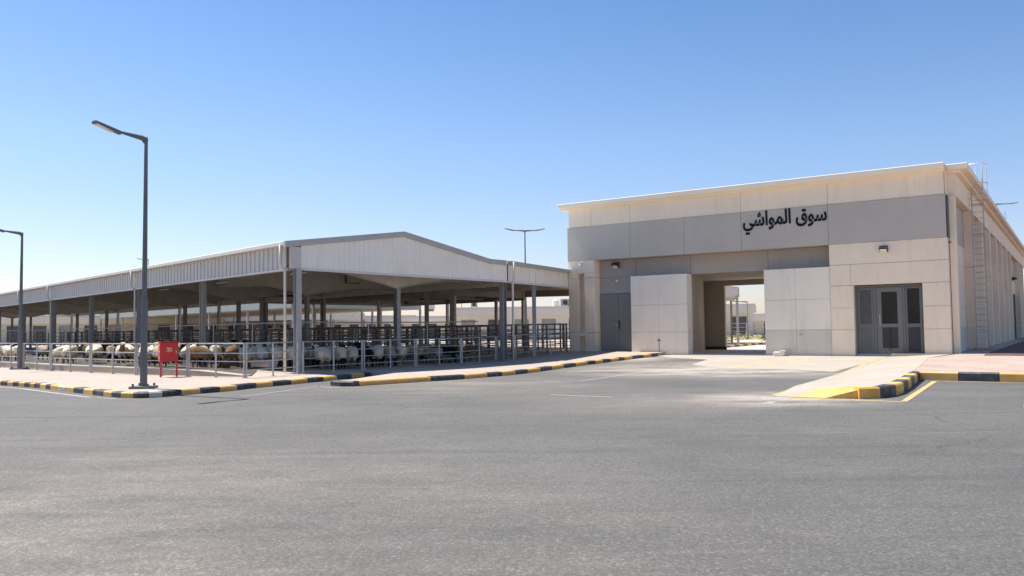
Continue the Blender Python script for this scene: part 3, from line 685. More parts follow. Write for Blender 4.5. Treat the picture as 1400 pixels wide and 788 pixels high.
# low plinth along the long side
fl = MB().prism([(-.05, .1), (-.05, 27), (-LEN, 27), (-LEN, .1)], .1, .158); f_ = fl.obj('pen_floor', M_floor, None, fn=TS); f_['kind'] = 'structure'
fl = MB().prism([(-7.3, .45), (-7.3, 4.4), (-LEN, 4.4), (-LEN, .45)], .14, .385); f_ = fl.obj('pen_floor', M_floor, None, fn=TS); f_['kind'] = 'structure'
q1 = bl(*sw(-7.3, .45)); q2 = bl(*sw(-LEN, .45)); q3 = bl(*sw(-3.2, .35))
rimo = [(-60, -21.2), (-52, -21.72), (-37, -22.12), (-30.5, -23.0), (-23.4, -23.5), (-20.5, -23.35), (-18.6, -23.0)]
rimi = [(x - .05, y + .42) for x, y in rimo]; rz_ = [.38, .38, .38, .38, .38, .33, .19]
for k in range(6):
    MB().prism([rimo[k], rimo[k + 1], rimi[k + 1], rimi[k]], .1, [rz_[k], rz_[k + 1], rz_[k + 1], rz_[k]]).obj('yard_kerb', M_conc, None, fn=TB)['kind'] = 'structure'
pl = MB().prism(rimi + [q3, q1, q2], .1, [.35, .35, .35, .35, .35, .31, .17, .165, .35, .35])
f_ = pl.obj('yard_floor', M_yard, None, fn=TB); f_['kind'] = 'structure'

M_dsoff = mat('shaded_roof_lining', (.16, .145, .13), .7, var=.2)  # lining tone darkened to put the underside's shade into the colour
# linking canopy that runs from the gable to behind the market building
lk = thing('link_canopy', 'flat linking canopy with ribbed fascia running behind the market building', 'canopy', (SO.x, SO.y, 0))
LP0 = sw(.1, G1 + .14); LP1 = Vector((3.75, 48.6)); dl = (LP1 - LP0).normalized(); ln = Vector((dl.y, -dl.x))
corr(LP0, LP1, lambda t: ZB + .0 + .16 * t, lambda t: ZT - .18 + .16 * t, ln, .45, .06).obj('cladding', M_gable, lk, fn=TW)
def lbar(name, m, o0, o1, z0, z1, s0=0., s1=1.):
    a = LP0.lerp(LP1, s0); b = LP0.lerp(LP1, s1); r0 = .16 * s0; r1 = .16 * s1
    p = [a + ln * o0, a + ln * o1, b + ln * o1, b + ln * o0]
    return MB().hexa([(p[0].x, p[0].y, z0 + r0), (p[1].x, p[1].y, z0 + r0), (p[2].x, p[2].y, z0 + r1), (p[3].x, p[3].y, z0 + r1), (p[0].x, p[0].y, z1 + r0), (p[1].x, p[1].y, z1 + r0), (p[2].x, p[2].y, z1 + r1), (p[3].x, p[3].y, z1 + r1)]).obj(name, m, lk, fn=TW)
lbar('gutter', M_trim, -.03, .2, ZT - .18, ZT + .0); lbar('edge_trim', M_gut, -.03, .06, ZB - .07, ZB - .001)
lbar('roof_sheet', M_roof, -18, -.04, ZT - .2, ZT - .14); lbar('roof_lining', M_soff, -17.9, -.08, ZT - .26, ZT - .21)
for s_ in (.0, .33, .66, .98): lbar('beam', M_beam, -17.8, -.1, ZT - .75, ZT - .27, s_, s_ + .012)
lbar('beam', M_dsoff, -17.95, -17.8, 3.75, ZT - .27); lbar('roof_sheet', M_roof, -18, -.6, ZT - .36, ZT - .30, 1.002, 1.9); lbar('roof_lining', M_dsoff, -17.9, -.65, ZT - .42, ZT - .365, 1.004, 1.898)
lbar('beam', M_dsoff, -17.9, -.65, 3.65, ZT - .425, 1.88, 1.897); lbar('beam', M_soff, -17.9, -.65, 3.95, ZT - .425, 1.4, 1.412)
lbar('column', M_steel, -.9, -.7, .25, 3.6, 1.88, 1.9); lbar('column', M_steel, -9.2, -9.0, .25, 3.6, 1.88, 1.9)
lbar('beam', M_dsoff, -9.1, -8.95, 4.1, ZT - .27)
for s_, o_ in ((.36, -.12), (.345, -8.1), (.675, -8.1), (.99, -.12), (.99, -8.1), (.4, -17.7), (.99, -17.7)):
    a = LP0.lerp(LP1, s_) + ln * o_; zz = gz(a.x, a.y) + .1; h_ = MB(); w_ = .1 if o_ > -1 else .12
    h_.box(a.x - w_, a.x + w_, a.y - w_, a.y - w_ + .02, zz, ZT - .27); h_.box(a.x - w_, a.x + w_, a.y + w_ - .02, a.y + w_, zz, ZT - .27); h_.box(a.x - .01, a.x + .01, a.y - w_ + .02, a.y + w_ - .02, zz, ZT - .27)
    h_.obj('column', M_steel, lk, fn=TW)

M_dsoff = mat('shaded_roof_lining', (.16, .145, .13), .7, var=.2)
ex = thing('low_canopy', 'low flat canopy roof over the pens just behind the gabled shed', 'canopy', (SO.x, SO.y, 0))
def xp(mb, n, m): return mb.obj(n, m, ex, fn=TS)
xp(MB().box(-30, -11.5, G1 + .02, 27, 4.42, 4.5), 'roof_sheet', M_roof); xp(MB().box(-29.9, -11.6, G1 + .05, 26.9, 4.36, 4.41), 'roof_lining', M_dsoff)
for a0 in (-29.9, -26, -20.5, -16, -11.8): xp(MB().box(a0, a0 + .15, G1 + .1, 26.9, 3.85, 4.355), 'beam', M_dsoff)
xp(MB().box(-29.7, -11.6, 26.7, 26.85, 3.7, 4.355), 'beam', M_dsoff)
for a0 in (-29.8, -20.4, -11.7):
    for b0 in (19.5, 26.75): xp(MB().box(a0 - .1, a0 + .1, b0 - .1, b0 + .1, .158, 3.85 if b0 < 26 else 3.7), 'column', M_steel)
# hanging lights under the roof
k_ = 0
for a_ in (-4.8, -12.5, -20.3):
    for b_ in (3.2, 9.2):
        p = sw(a_, b_); t = thing('ceiling_light', 'white batten light under the shed roof, %s from the corner' % ORD_[k_], 'ceiling light', (p.x, p.y, 4.1), -.825, 'batten lights under the shed roof'); k_ += 1
        MB().box(-.6, .6, -.07, .07, 0, .06).obj('diffuser', M_lampg, t); MB().box(-.5, -.48, -.01, .01, .06, .9).obj('rod', M_galv, t); MB().box(.48, .5, -.01, .01, .06, .9).obj('rod', M_galv, t)
# a simpler shed of the same kind, farther back
def back_shed(label, pos, ya, yb, W_, L_, zt, zb, za, roofm, nb):
    A_ = Vector((math.cos(ya), -math.sin(ya))); Bv = Vector((math.sin(yb), math.cos(yb))); O = Vector(pos)
    f = lambda p: (O.x + A_.x * p[0] + Bv.x * p[1], O.y + A_.y * p[0] + Bv.y * p[1], p[2])
    t = thing('livestock_shed', label, 'shed', (O.x, O.y, 0)); P = lambda mb, n, m: mb.obj(n, m, t, fn=f)
    P(MB().box(-L_, 0, -.1, 0, zb, zt), 'cladding', roofm)
    P(MB().prism([(.0, .01), (.1, .01), (.1, W_), (.0, W_)], zb, zt), 'cladding', roofm)
    mb = MB(); mb.face([(.1, .01, zt), (.1, W_, zt), (.1, W_ / 2, za)]); mb.face([(.0, .01, zt), (.0, W_ / 2, za), (.0, W_, zt)]); P(mb, 'gable_sheet', roofm)
    for b0, b1, z0, z1 in ((-.1, W_ / 2, zt, za), (W_ / 2, W_, za, zt)):
        P(MB().hexa([(-L_, b0, z0), (.15, b0, z0), (.15, b1, z1), (-L_, b1, z1), (-L_, b0, z0 + .06), (.15, b0, z0 + .06), (.15, b1, z1 + .06), (-L_, b1, z1 + .06)]), 'roof_sheet', roofm)
    P(MB().box(-L_, 0, .02, W_ - .02, zb + .05, zb + .1), 'roof_lining', M_soff)
    for k in range(nb + 1):
        for b in (.1, W_ / 2, W_ - .1): P(MB().box(-k * L_ / nb - .12, -k * L_ / nb + .12, b - .1, b + .1, .1, zb + .1), 'column', M_steel)
p = sw(-43.1, 25.2)
back_shed('grey green roofed livestock shed farther back behind the first one', p, .825, .62, 18.7, 60, 5.15, 4.05, 6.0, M_green, 6)
back_shed('pale far shed standing beyond the green roofed one', (-33, 128), .66, .62, 14, 48, 4.6, 3.6, 5.6, M_clad, 5)

# ---------------------------------------------------------------- fences and pens
def railing_proto(name, L, posts, rails, pr, rr, m, label, cat, square=False, plate=True, extra=None):
    t = thing(name, label, cat)
    for x in posts:
        mb = MB()
        if square: mb.box(x - pr, x + pr, -pr, pr, 0, rails[-1] + .03)
        else: mb.tube([(x, 0, 0), (x, 0, rails[-1] + .02)], pr, 7)
        if plate: mb.box(x - .06, x + .06, -.06, .06, 0, .012)
        mb.obj('post', m, t)
    for z in rails: MB().tube([(0.02, 0, z), (L - .02, 0, z)], rr if z != rails[-1] else rr * 1.25, 6).obj('rail', m, t)
    if extra: extra(t)
    return t
ORD = 'first second third fourth fifth sixth seventh eighth ninth tenth eleventh twelfth thirteenth fourteenth fifteenth sixteenth seventeenth eighteenth nineteenth twentieth'.split()
def run(proto, pts, L0, label, group, z=.15, state={}, rev=False):
    """panels butted end to end along a polyline, each stretched a little to fit"""
    tot = sum(max(1, round((Vector(q) - Vector(p)).length / L0)) for p, q in zip(pts, pts[1:])); cnt = 0
    for (p, q) in zip(pts, pts[1:]):
        p = Vector(p); q = Vector(q); L = (q - p).length; n = max(1, round(L / L0)); d = (q - p) / n
        for k in range(n):
            s_ = p + d * k; z0 = z + gz(s_.x, s_.y); z1 = z + gz(*(s_ + d))
            used = state.get(proto.name, False); od = ORD[min(19, tot - 1 - cnt if rev else cnt)]; cnt += 1
            o = place(proto, used, (s_.x, s_.y, z0), math.atan2(d.y, d.x), label.replace('Nth', od), group); state[proto.name] = True
            o.scale = (d.length / L0, 1, 1); o.rotation_euler = (0, -math.atan2(z1 - z0, d.length), math.atan2(d.y, d.x))
rp = railing_proto('railing', 3.0, (.06, 1.5, 2.94), (.25, .53, .80, 1.12), .032, .019, M_galv, 'x', 'railing')
run(rp, [B_(-52, -22.0), B_(-37, -22.4), B_(-30.5, -23.3), B_(-23.4, -23.86), B_(-17.8, -23.5)], 3.0, 'Nth railing panel left from the shed corner along the long side', 'railings outside the long side of the shed', rev=True)
run(rp, [B_(-17.8, -23.5), B_(-18.1, -21.0)], 3.0, 'short four rail railing turning the corner beside the corner column', None)
run(rp, [B_(-18.05, -20.9), B_(-17.85, -12.0), B_(-18.1, -9), B_(-18.65, -1.6)], 3.0, 'Nth railing panel right from the shed corner in front of the gable', 'railings in front of the gable end')
SW_ = lambda a, b: sw(a, b)
up = railing_proto('upper_rail', 3.88, (.05,), (1.84,), .02, .022, M_galv, 'x', 'rail', plate=False)
run(up, [SW_(-60, 1.2), SW_(-1.4, 1.2), SW_(-1.4, 11.6)], 3.88, 'single high pipe rail on thin posts just inside the shed', 'high pipe rails inside the shed edge')
pp = railing_proto('pen_panel', 3.88, (.05, 1.94, 3.82), (.2, .47, .74, 1.01, 1.28, 1.58), .035, .021, M_pen, 'x', 'pen panel', plate=False, square=True)
rows = [(4.6, 'first'), (8.4, 'second'), (11.9, 'third'), (16.0, 'fourth'), (20.5, 'fifth'), (25.5, 'sixth')]
for b, nm in rows:
    a1 = -2.2 if b < 11 else -3.0
    run(pp, [SW_(-60 if b < 21 else -52, b), SW_(a1, b)], 3.88, 'dark steel pen panel in the %s row back from the long side' % nm, 'pen panels of the %s row' % nm)
for a in (-2.2, -9.9, -17.6, -25.4, -33.2, -44):
    run(pp, [SW_(a, 4.6), SW_(a, 20.1)], 3.88, 'dark steel pen panel in a cross row %s' % ('nearest the gable' if a > -5 else 'dividing the pens'), 'cross pen panels' if a < -5 else 'cross pen panels nearest the gable')
# tall bright gate panels near the building, trough
run(pp, [SW_(-4.6, 13.5), SW_(-6.3, 24)], 3.88, 'dark steel pen panel beside the linking canopy', 'pen panels beside the linking canopy')
def trough(a, b, L, lab):
    p = sw(a, b); t = thing('feed_trough', lab, 'trough', (p.x, p.y, .158), -.825, 'feed troughs inside the railing')
    MB().hexa([(-L / 2, -.16, .12), (L / 2, -.16, .12), (L / 2, .16, .12), (-L / 2, .16, .12), (-L / 2, -.25, .38), (L / 2, -.25, .38), (L / 2, .25, .38), (-L / 2, .25, .38)]).obj('basin', M_galv, t)
    for x in (-L / 2 + .2, L / 2 - .2): MB().box(x - .03, x + .03, -.2, .2, 0, .12).obj('foot', M_pen, t)
trough(-3.4, .75, 1.5, 'galvanised feed trough among the cream sheep near the corner')
trough(-12.8, .7, 2.2, 'galvanised feed trough behind the railing left of the red cabinet')
def trough2(a, b, lab):
    p = sw(a, b); t = thing('feed_trough', lab, 'trough', (p.x, p.y, .158), math.pi / 2 - .671)
    MB().hexa([(-1.2, -.16, .12), (1.2, -.16, .12), (1.2, .16, .12), (-1.2, .16, .12), (-1.2, -.25, .38), (1.2, -.25, .38), (1.2, .25, .38), (-1.2, .25, .38)]).obj('basin', M_pen, t)
    for x in (-1, 1): MB().box(x - .03, x + .03, -.2, .2, 0, .12).obj('foot', M_pen, t)
trough2(-1.05, 9.2, 'dull feed trough inside the gable railing by the brown goats')

# ---------------------------------------------------------------- sheep
def sheep_mesh(name, pose, mats, fat=1.0, goat=False):
    g = .8 if goat else 1.0
    V = [((-.36, 0, .56), .165 * g), ((-.12, 0, .545), .205 * g), ((.16, 0, .56), .19 * g), ((.33, 0, .60), .145 * g)]
    if pose == 'up': V += [((.45, 0, .72), .085), ((.53, 0, .84), .075), ((.63, 0, .80), .055), ((.72, 0, .755), .038)]
    elif pose == 'level': V += [((.47, 0, .63), .09), ((.60, 0, .68), .075), ((.70, 0, .63), .055), ((.79, 0, .57), .038)]
    else: V += [((.46, 0, .48), .09), ((.53, 0, .35), .075), ((.58, 0, .25), .055), ((.62, 0, .15), .038)]
    E = [(0, 1), (1, 2), (2, 3), (3, 4), (4, 5), (5, 6), (6, 7)]
    def add(p, r, to): V.append((p, r)); E.append((to, len(V) - 1)); return len(V) - 1
    for s_ in (-1, 1):
        a = add((-.37, .10 * s_, .40), .085, 0); a = add((-.31, .105 * s_, .30), .05, a); a = add((-.43, .105 * s_, .21), .03, a); add((-.40, .105 * s_, .025), .028, a)
        a = add((.25, .09 * s_, .40), .07, 2); a = add((.26, .095 * s_, .22), .034, a); add((.25, .095 * s_, .025), .028, a)
        h = V[5][0]; d = V[6][0]
        add((h[0] - .05, .12 * s_, h[2] - (.02 if goat else .04)), .018, 5)
    if goat: add((-.52, 0, .66), .02, 0)
    else: a = add((-.50, 0, .52), .07, 0); add((-.53, 0, .38), .05, a)
    me = D.meshes.new(name); me.from_pydata([v[0] for v in V], E, []); o = D.objects.new(name, me); C.objects.link(o)
    sk = o.modifiers.new('skin', 'SKIN'); 
    for i, v in enumerate(V):
        r = v[1] * (fat if i < 4 else 1); me.skin_vertices[0].data[i].radius = (r, r)
    me.skin_vertices[0].data[0].use_root = True
    sb = o.modifiers.new('sub', 'SUBSURF'); sb.levels = 2; sb.render_levels = 2
    dg = bpy.context.evaluated_depsgraph_get(); dg.update()
    out = D.meshes.new_from_object(o.evaluated_get(dg)); D.objects.remove(o); D.meshes.remove(me)
    out.materials.clear()
    for m in mats: out.materials.append(m)
    hx = V[5][0]
    for v in out.vertices:
        c = v.co; body = c.z > .36 and c.x < .4
        if body and not goat: c += v.normal * random.uniform(-.006, .014)
    for p in out.polygons:
        p.use_smooth = True; c = p.center
        head = (Vector(c) - Vector(hx)).dot(Vector(V[7][0]) - Vector(hx)) > -.006 and c.x > .4
        p.material_index = 1 if (head or c.z < .3 and abs(c.x) < .5 and not (pose == 'down' and c.x > .4)) else 0
    out.name = name; return out
M_w1 = wool_mat('cream_wool', (.88, .74, .55)); M_w2 = wool_mat('pale_wool', (.88, .79, .64)); M_w3 = wool_mat('brown_coat', (.20, .125, .075)); M_w4 = wool_mat('black_coat', (.02, .018, .016)); M_w5 = wool_mat('dirty_wool', (.52, .42, .31))
M_f1 = wool_mat('tan_face', (.30, .20, .12)); M_f2 = wool_mat('black_face', (.02, .018, .015)); M_f3 = wool_mat('white_face', (.55, .49, .4))
KIND = {'cream': (M_w1, M_f1), 'white': (M_w2, M_f3), 'brown': (M_w3, M_w3), 'black': (M_w4, M_f2), 'dirty': (M_w5, M_f2), 'blackface': (M_w1, M_f2)}
CACHE = {}
NAMEC = {'cream': 'cream woolly', 'white': 'whitish woolly', 'brown': 'brown', 'black': 'black', 'dirty': 'grey brown woolly', 'blackface': 'cream black faced'}
POSE = {'up': 'head up', 'level': 'head level', 'down': 'head down'}
def sheep(a, b, rz, kind, pose, sc, where, group, goat=False, z=.158):
    key = (kind, pose, goat)
    if key not in CACHE: CACHE[key] = sheep_mesh('sheep_body', pose, KIND[kind], 1.1 if not goat else .85, goat)
    p = sw(a, b); o = D.objects.new('goat' if goat else 'sheep', CACHE[key]); C.objects.link(o)
    o.location = (p.x, p.y, z); o.rotation_euler = (0, 0, rz); o.scale = (sc, sc * random.uniform(.95, 1.08), sc * random.uniform(.97, 1.04))
    tag(o, '%s %s, %s, %s' % (NAMEC[kind], 'goat' if goat else 'sheep', POSE[pose], where), 'goat' if goat else 'sheep', group)
front = [(-6.55, .65, 1.75, 'cream', 'level'), (-6.05, .85, 2.05, 'cream', 'down'), (-5.5, .95, 1.8, 'white', 'level'), (-4.95, 1.15, 1.6, 'cream', 'down'), (-4.4, 1.25, 2.1, 'white', 'up'), (-3.75, 1.7, 2.8, 'cream', 'level'), (-3.2, 1.35, 1.9, 'cream', 'down'), (-2.6, 1.7, 2.3, 'cream', 'level')]
places = ['leftmost of the cream group behind the railing', 'second from the left in the cream group', 'third from the left in the cream group', 'by the railing post in the middle of the cream group', 'right of the middle post of the cream group', 'side on behind the middle post', 'just left of the corner column', 'nearest the corner column']
for (a, b, r, k, ps), wh in zip(front, places): sheep(a, b, r, k, ps, 1.18, wh, 'cream sheep left of the corner column')
gab = [(-1.0, 2.2, 1.9, 'cream', 'level'), (-.9, 2.9, -1.2, 'blackface', 'down'), (-1.0, 3.55, 1.7, 'cream', 'level'), (-1.05, 4.2, 2.2, 'black', 'up'), (-.9, 4.85, 1.6, 'blackface', 'down'), (-1.0, 5.5, 2.0, 'dirty', 'level'), (-.95, 6.2, -1.4, 'cream', 'down')]
wg = ['just right of the corner column', 'second right of the corner column', 'left of the first gable railing post', 'right of the first gable railing post', 'halfway to the middle column', 'two before the middle column', 'beside the middle column of the gable']
for (a, b, r, k, ps), wh in zip(gab, wg): sheep(a, b, r, k, ps, 1.16, wh, 'sheep behind the gable railing')
gts = [(-1.2, 8.3, 2.6, 'dirty', 'down'), (-1.0, 9.0, 3.0, 'black', 'level'), (-1.0, 9.8, .4, 'brown', 'up'), (-1.3, 10.5, .8, 'brown', 'level'), (-1.7, 9.4, 2.1, 'brown', 'up'), (-2.0, 8.6, 1.0, 'cream', 'up')]
for i, (a, b, r, k, ps) in enumerate(gts): sheep(a, b, r, k, ps, 1.05, 'right of the middle column, %s' % ['leftmost', 'second', 'third', 'rightmost', 'behind the trough', 'at the back'][i], 'goats right of the middle column', True)
random.seed(11)
for i in range(16):      # second line of animals behind the first
    a = -6.9 + i * .34; sheep(a, 2.9 + random.uniform(-.5, .9), random.choice([1.9, -1.2, 1.8]) + random.uniform(-.5, .5), random.choice(['cream', 'white', 'cream', 'dirty', 'blackface']), random.choice(['up', 'level', 'down']), 1.14, 'crowded in the row behind the front sheep', 'sheep crowded behind the front row')
for i in range(40):
    a = -10.4 - i * .62 + random.uniform(-.3, .3)
    if -19.5 < a < -17.5: continue
    sheep(a, 1.6 + random.uniform(-.3, 2.4), random.uniform(0, 6.28), random.choice(['brown', 'dirty', 'cream', 'blackface', 'black', 'cream']), random.choice(['up', 'level', 'down']), 1.08, 'in the pens left of the red cabinet', 'mixed sheep in the left pens', z=.385)
for i in range(34):
    t_ = i / 34; A0 = bw(-21.6 - 19 * t_, -22.6 + .5 * t_ + random.uniform(0, 2.4) * (1 + t_)); v_ = A0 - SO
    det = SA.x * SB.y - SA.y * SB.x; a = (v_.x * SB.y - v_.y * SB.x) / det; b = (SA.x * v_.y - SA.y * v_.x) / det
    sheep(a, b, random.choice([2.1, -1.0, 2.0]) + random.uniform(-.7, .7), random.choice(['brown', 'cream', 'dirty', 'dirty', 'cream', 'blackface']), random.choice(['up', 'level', 'down']), 1.02, 'in the sunny yard behind the left railing', 'sheep in the yard behind the left railing', z=.36)
for i in range(14):
    sheep(-3.5 - random.uniform(0, 14), random.uniform(5.2, 10.8), random.uniform(0, 6.28), random.choice(['dirty', 'cream', 'black']), random.choice(['up', 'level']), 1.05, 'deep inside the shed behind the dark pens', 'sheep deep inside the shed')

# ---------------------------------------------------------------- street furniture
def lamp_post(x, y, H, arm_dir, label, arm=1.35, z0=.15, double=False, mirror=False, r0=.095):
    t = thing('street_lamp', label, 'street lamp', (x, y, z0 + gz(x, y)))
    mb = MB(); mb.box(-.28, .28, -.28, .28, 0, .06)
    for sx in (-1, 1):
        for sy in (-1, 1): mb.tube([(sx * .2, sy * .2, .06), (sx * .2, sy * .2, .13)], .03, 6)
    mb.obj('base_plate', M_pole, t)
    for sx, sy in ((1, 0), (-1, 0), (0, 1), (0, -1)):
        MB().face([(sx * r0, sy * r0, .06), (sx * .26, sy * .26, .06), (sx * r0, sy * r0, .28)]); 
    MB().tube([(0, 0, .06), (0, 0, H * .35)], [r0 * 1.05, r0 * .95], 8).obj('pole', M_pole, t)
    MB().tube([(0, 0, H * .35), (0, 0, H)], [r0 * .78, r0 * .5], 8).obj('pole', M_pole, t)
    MB().tube([(0, 0, H * .35 - .03), (0, 0, H * .35 + .03)], [r0 * 1.0, r0 * .85], 8).obj('collar', M_pole, t)
    dr = MB().box(-r0 - .012, -r0 + .02, -.05, .05, .55, .95); dr.obj('access_door', M_pole, t)
    for s_ in ((1, -1) if double else (1,)):
        d = Vector(arm_dir).normalized() * s_; n = Vector((-d.y, d.x)); q = d * arm; zt = H + .13
        MB().tube([(0, 0, H - .12), (d.x * .1, d.y * .1, H - .04), (d.x * arm * .62, d.y * arm * .62, zt - .12)], [.085, .075, .03], 7).obj('arm', M_pole, t)
        a0 = d * (arm * .55); a1 = d * (arm + .12); w_ = .13
        hd = MB().hexa([(a0.x - n.x * .06, a0.y - n.y * .06, zt - .2), (a0.x + n.x * .06, a0.y + n.y * .06, zt - .2), (a1.x + n.x * w_, a1.y + n.y * w_, zt - .02), (a1.x - n.x * w_, a1.y - n.y * w_, zt - .02), (a0.x - n.x * .06, a0.y - n.y * .06, zt - .1), (a0.x + n.x * .06, a0.y + n.y * .06, zt - .1), (a1.x + n.x * .08, a1.y + n.y * .08, zt + .05), (a1.x - n.x * .08, a1.y - n.y * .08, zt + .05)])
        h = hd.obj('lamp_head', M_pole, t, bevel=.01)
        b0 = d * (arm * .72); b1 = d * (arm + .06)
        MB().hexa([(b0.x - n.x * .06, b0.y - n.y * .06, zt - .175), (b0.x + n.x * .06, b0.y + n.y * .06, zt - .175), (b1.x + n.x * .09, b1.y + n.y * .09, zt - .05), (b1.x - n.x * .09, b1.y - n.y * .09, zt - .05), (b0.x - n.x * .06, b0.y - n.y * .06, zt - .15), (b0.x + n.x * .06, b0.y + n.y * .06, zt - .15), (b1.x + n.x * .09, b1.y + n.y * .09, zt - .025), (b1.x - n.x * .09, b1.y - n.y * .09, zt - .025)]).obj('lens', M_lampg, h)
    return t
road_dir = (-BN.x, -BN.y)
lamp_post(-9.99, 22.46, 6.85, road_dir, 'tall grey street lamp on the kerb corner beside the red cabinet')
lamp_post(-21.56, 36.28, 6.0, road_dir, 'grey street lamp at the left edge in front of the shed railing')
lamp_post(1.15, 70.0, 9.7, (1, .12), 'double armed street lamp rising behind the linking canopy', 1.6, double=True)
lamp_post(52.2, 88.5, 14.2, (1, .1), 'street lamp beyond the right side of the building, arm pointing right', 2.4)
lamp_post(-52, 118, 12.0, (-1, .1), 'distant street lamp barely showing over the shed roof', 1.6)
lamp_post(26.0, 91.5, 4.1, (-1, .0), 'thin lamp post seen through the gateway', 1.9, r0=.06)
lamp_post(-13.5, 100, 6.4, (1, .2), 'small far street lamp seen under the shed roof', 1.2)
for (x, y, h, lab) in ((-9.2, 150, 6.5, 'tiny far street lamp left of the white market block'), (58, 175, 8, 'tiny far lamp beyond the gateway on the right')): lamp_post(x, y, h, (1, 0), lab, 1.5)

def cabinet(x, y, rz, lab):
    t = thing('fire_cabinet', lab, 'cabinet', (x, y, .15), rz)
    MB().box(-.30, .30, -.11, .11, .52, 1.19).obj('box', M_redp, t, bevel=.01)
    d = MB().box(-.285, .285, -.128, -.112, .54, 1.17).obj('door', M_redp, t, bevel=.004)
    MB().box(-.32, .32, -.14, .12, 1.192, 1.21).obj('lid', M_redp, t)
    for x_ in (-.27, .25): MB().box(x_, x_ + .05, -.03, .03, 0, .52).obj('leg', M_redp, t)
    for z in (.62, .84, 1.06): MB().box(-.31, -.298, -.06, .02, z, z + .05).obj('hinge', M_gold, d)
    e = MB()                                # small printed emblem: a swirl over a short bar
    pts = [(-.1 + .16 * k / 12 + .02, -.1305, .96 + .045 * math.sin(k * .9) * (1 - k / 16)) for k in range(13)]
    for p, q in zip(pts, pts[1:]): e.bar(p, q, .003, .026)
    e.box(-.11, .11, -.131, -.1285, .885, .90); e.box(-.07, .07, -.131, -.1285, .855, .866)
    e.obj('emblem', M_gold, d)
    MB().box(.2, .23, -.15, -.128, .8, .9).obj('handle', M_galv, d)
cabinet(-11.72, 28.22, .68, 'red fire hose cabinet on two legs between railing and lamp post')
# small block left beside the gateway
p = bw(-7.35, -.45); t = thing('cable_box', 'small pale block lying at the foot of the wall right of the gateway', 'block', (p.x, p.y, gz(*p) + .005), -BY + .2)
MB().box(-.28, .22, -.18, .18, 0, .2).obj('body', M_white, t, bevel=.02); MB().box(.0, .26, -.2, .2, .2, .26).obj('lid', M_cream2, t)

# ---------------------------------------------------------------- beyond: far buildings, hedge, fences
def block(name, label, x, y, rz, L, Dp, H, m, nop, oh, cat='building', parapet=True, opm=None, base=.0):
    t = thing(name, label, cat, (x, y, base), rz)
    k = L / nop; ow = k * .52
    # front wall is built round its openings
    mb = MB(); mb.box(0, L, .3, Dp, 0, H - .3); mb.box(0, L, 0, .3, oh, H)
    for i in range(nop + 1):
        x0 = 0 if i == 0 else i * k - (k - ow) / 2; x1 = L if i == nop else i * k + (k - ow) / 2
        mb.box(x0, x1, 0, .299, 0, oh)
    mb.obj('wall', m, t)
    for i in range(nop):
        x0 = i * k + (k - ow) / 2; lo = random.choice((0, .8, 0)); mm = opm or random.choice((M_farw, M_farw, M_farg))
        MB().box(x0 + .05, x0 + ow - .05, .2, .28, lo, oh - .05).obj('shutter' if mm == M_farg else 'window', mm, t)
        if lo: MB().box(x0, x0 + ow, .05, .25, 0, lo).obj('sill_wall', m, t)
    if parapet: MB().box(-.3, L + .3, -.5, -.001, H - 1.15, H - .1).obj('parapet', M_far2, t); MB().box(-.2, L + .2, -.4, Dp, H - .1, H + .15).obj('roof', M_far2, t)
    return t
random.seed(3)
block('market_block', 'white single storey block with dark doors seen under the shed on the right', -8.2, 118, -.05, 42, 12, 4.75, M_far2, 11, 3.15)
block('market_block', 'lower beige block left of the white one', -20.5, 140, -.02, 14, 10, 4.0, M_far, 5, 2.9)
block('market_block', 'long beige block beyond the sheds in the middle', -62, 150, .05, 44, 12, 4.4, M_far, 14, 3.0)
block('market_block', 'long pale block with grey shutters far behind the left of the shed', -105, 112, .35, 62, 14, 4.5, M_far, 18, 3.1)
block('market_block', 'low beige block with dark windows seen through the gateway', 38, 152, -.1, 46, 12, 3.9, M_far, 13, 2.6, opm=M_farw)
block('market_block', 'far pale block to the left of the one seen through the gateway', 22, 190, 0, 26, 12, 4.6, M_far2, 6, 3.0)
for (x, y, h, r, lab) in ((-70, 152, 5.6, 1.2, 'left'), (-12, 122, 6.1, .6, 'middle'), (6.5, 123, 5.9, .5, 'right')):
    t = thing('roof_tank', 'small roof tank on the %s far block' % lab, 'water tank', (x, y, 4.5)); MB().tube([(0, 0, .3), (0, 0, h - 4.5), (0, 0, h - 4.3)], [r, r, r * .3], 12).obj('tank', M_far2, t); MB().box(-r * .7, r * .7, -r * .7, r * .7, 0, .3).obj('stand', M_pen, t)
for k, (x, y, w_, h_, lab) in enumerate(((-5.5, 119.5, .9, .8, 'leftmost dark air conditioner on the white block roof'), (7.6, 119.5, 1.3, 1.1, 'larger air conditioner on the white block roof, right of the tank'), (13.5, 119.2, .8, .7, 'small air conditioner on the right of the white block roof'), (21, 120, 1.4, 1.0, 'wide air conditioner at the far right of the white block roof'))):
    t = thing('air_conditioner', lab, 'air conditioner', (x, y, 4.9), .1 * k); MB().box(-w_ / 2, w_ / 2, -.4, .4, .12, h_).obj('casing', M_farg, t, bevel=.03)
    MB().tube([(0, -.41, h_ * .55), (0, -.43, h_ * .55)], h_ * .32, 10).obj('fan_grille', M_dark, t)
    for sx in (-1, 1): MB().box(sx * w_ * .4 - .05, sx * w_ * .4 + .05, -.35, .35, 0, .12).obj('foot', M_pen, t)
# canopy seen through the gateway
back_shed('small open canopy with a single column seen through the gateway', (18.1, 66.2), 1.79, -.95, 9, 12, 4.75, 4.05, 5.5, M_clad, 1)
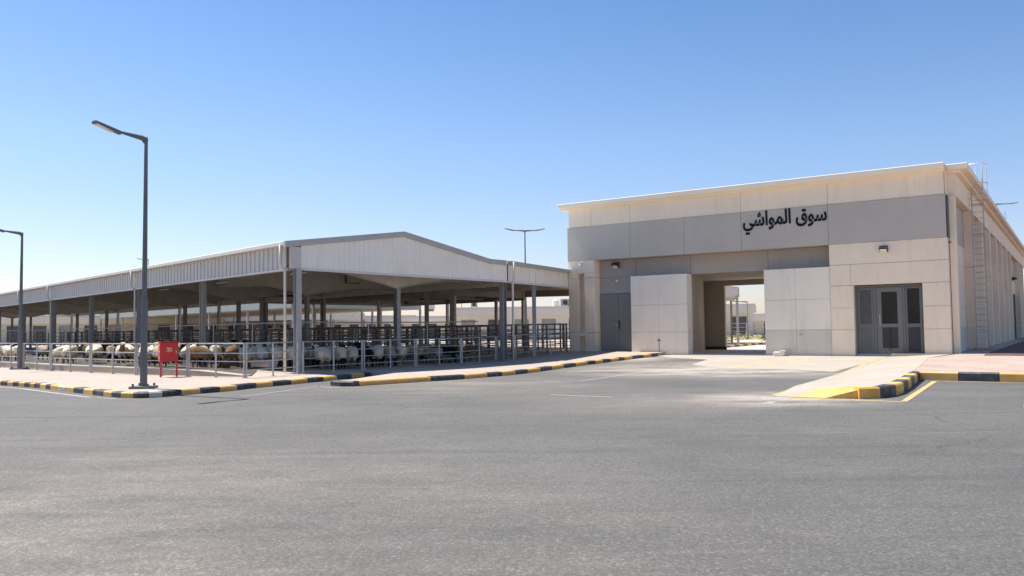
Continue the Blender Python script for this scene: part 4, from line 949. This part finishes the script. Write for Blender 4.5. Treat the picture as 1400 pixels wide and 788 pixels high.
# kerb, grass and hedge beyond the gateway
p0 = Vector((13.9, 56.4)); p1 = Vector((27.0, 79.0)); d = (p1 - p0); n = 22
kerb('far kerb', [tuple(p1), tuple(p0)], [i * d.length / n for i in range(n + 1)], 0)
sheet('back_road', [(2, 52.6), (16, 50), (52, 80), (40, 88)], mat('pale_dusty_road', (.5, .46, .4), .9, var=.1, scale=.3), .003)
def tuft(name, label, cat, x0, x1, y0, y1, zb, h, n, m, kind=None):
    mb = MB()
    for i in range(n):
        x = random.uniform(x0, x1); y = random.uniform(y0, y1); z = zb + random.random() * h; s_ = random.uniform(.08, .22)
        a = random.uniform(0, 6.28); u = Vector((math.cos(a), math.sin(a), random.uniform(-.4, .6))) * s_; v = Vector((-math.sin(a), math.cos(a), random.uniform(.2, .9))) * s_ * .6
        c = Vector((x, y, z)); mb.face([c - u, c - v * .3 + u * .2, c + u, c + v])
    o = mb.obj(name, m); tag(o, label, cat, None, kind); return o
tuft('hedge', 'low green hedge beyond the gateway', 'hedge', 24.5, 34, 80, 82, .2, .75, 2600, M_leaf)
tuft('grass', None, None, 14, 46, 92, 100, .1, .45, 3000, M_dry, 'stuff')
tuft('grass', None, None, 20, 60, 112, 119, .1, .7, 3000, M_dry, 'stuff')
for (x, y, h, lab) in ((47, 132, 2.6, 'leftmost shrub'), (55, 136, 3.2, 'tallest shrub'), (63, 134, 2.8, 'rightmost shrub')):
    t = thing('shrub', '%s in front of the far block seen through the gateway' % lab, 'shrub', (x, y, 0)); mb = MB()
    for i in range(700):
        u = Vector((random.gauss(0, 1), random.gauss(0, 1), random.gauss(0, .8))).normalized() * random.uniform(.3, 1) * 1.5
        c = Vector((u.x, u.y, h * .6 + u.z * h * .28)); a = Vector((random.uniform(-1, 1), random.uniform(-1, 1), random.uniform(-1, 1))).normalized() * .22; b = a.cross(Vector((0, 0, 1))).normalized() * .14
        mb.face([c - a, c - b, c + a, c + b])
    mb.obj('crown', M_palm, t); MB().tube([(0, 0, 0), (.1, 0, h * .6)], [.1, .05], 6).obj('trunk', M_pen, t)
fp = railing_proto('mesh_fence', 4.0, (.0,), (.4, .9, 1.4, 1.9), .05, .03, M_galv, 'x', 'fence', plate=False)
run(fp, [(18, 104), (62, 112)], 4.0, 'pale steel fence panel beyond the gateway', 'fence panels beyond the gateway', z=.0)
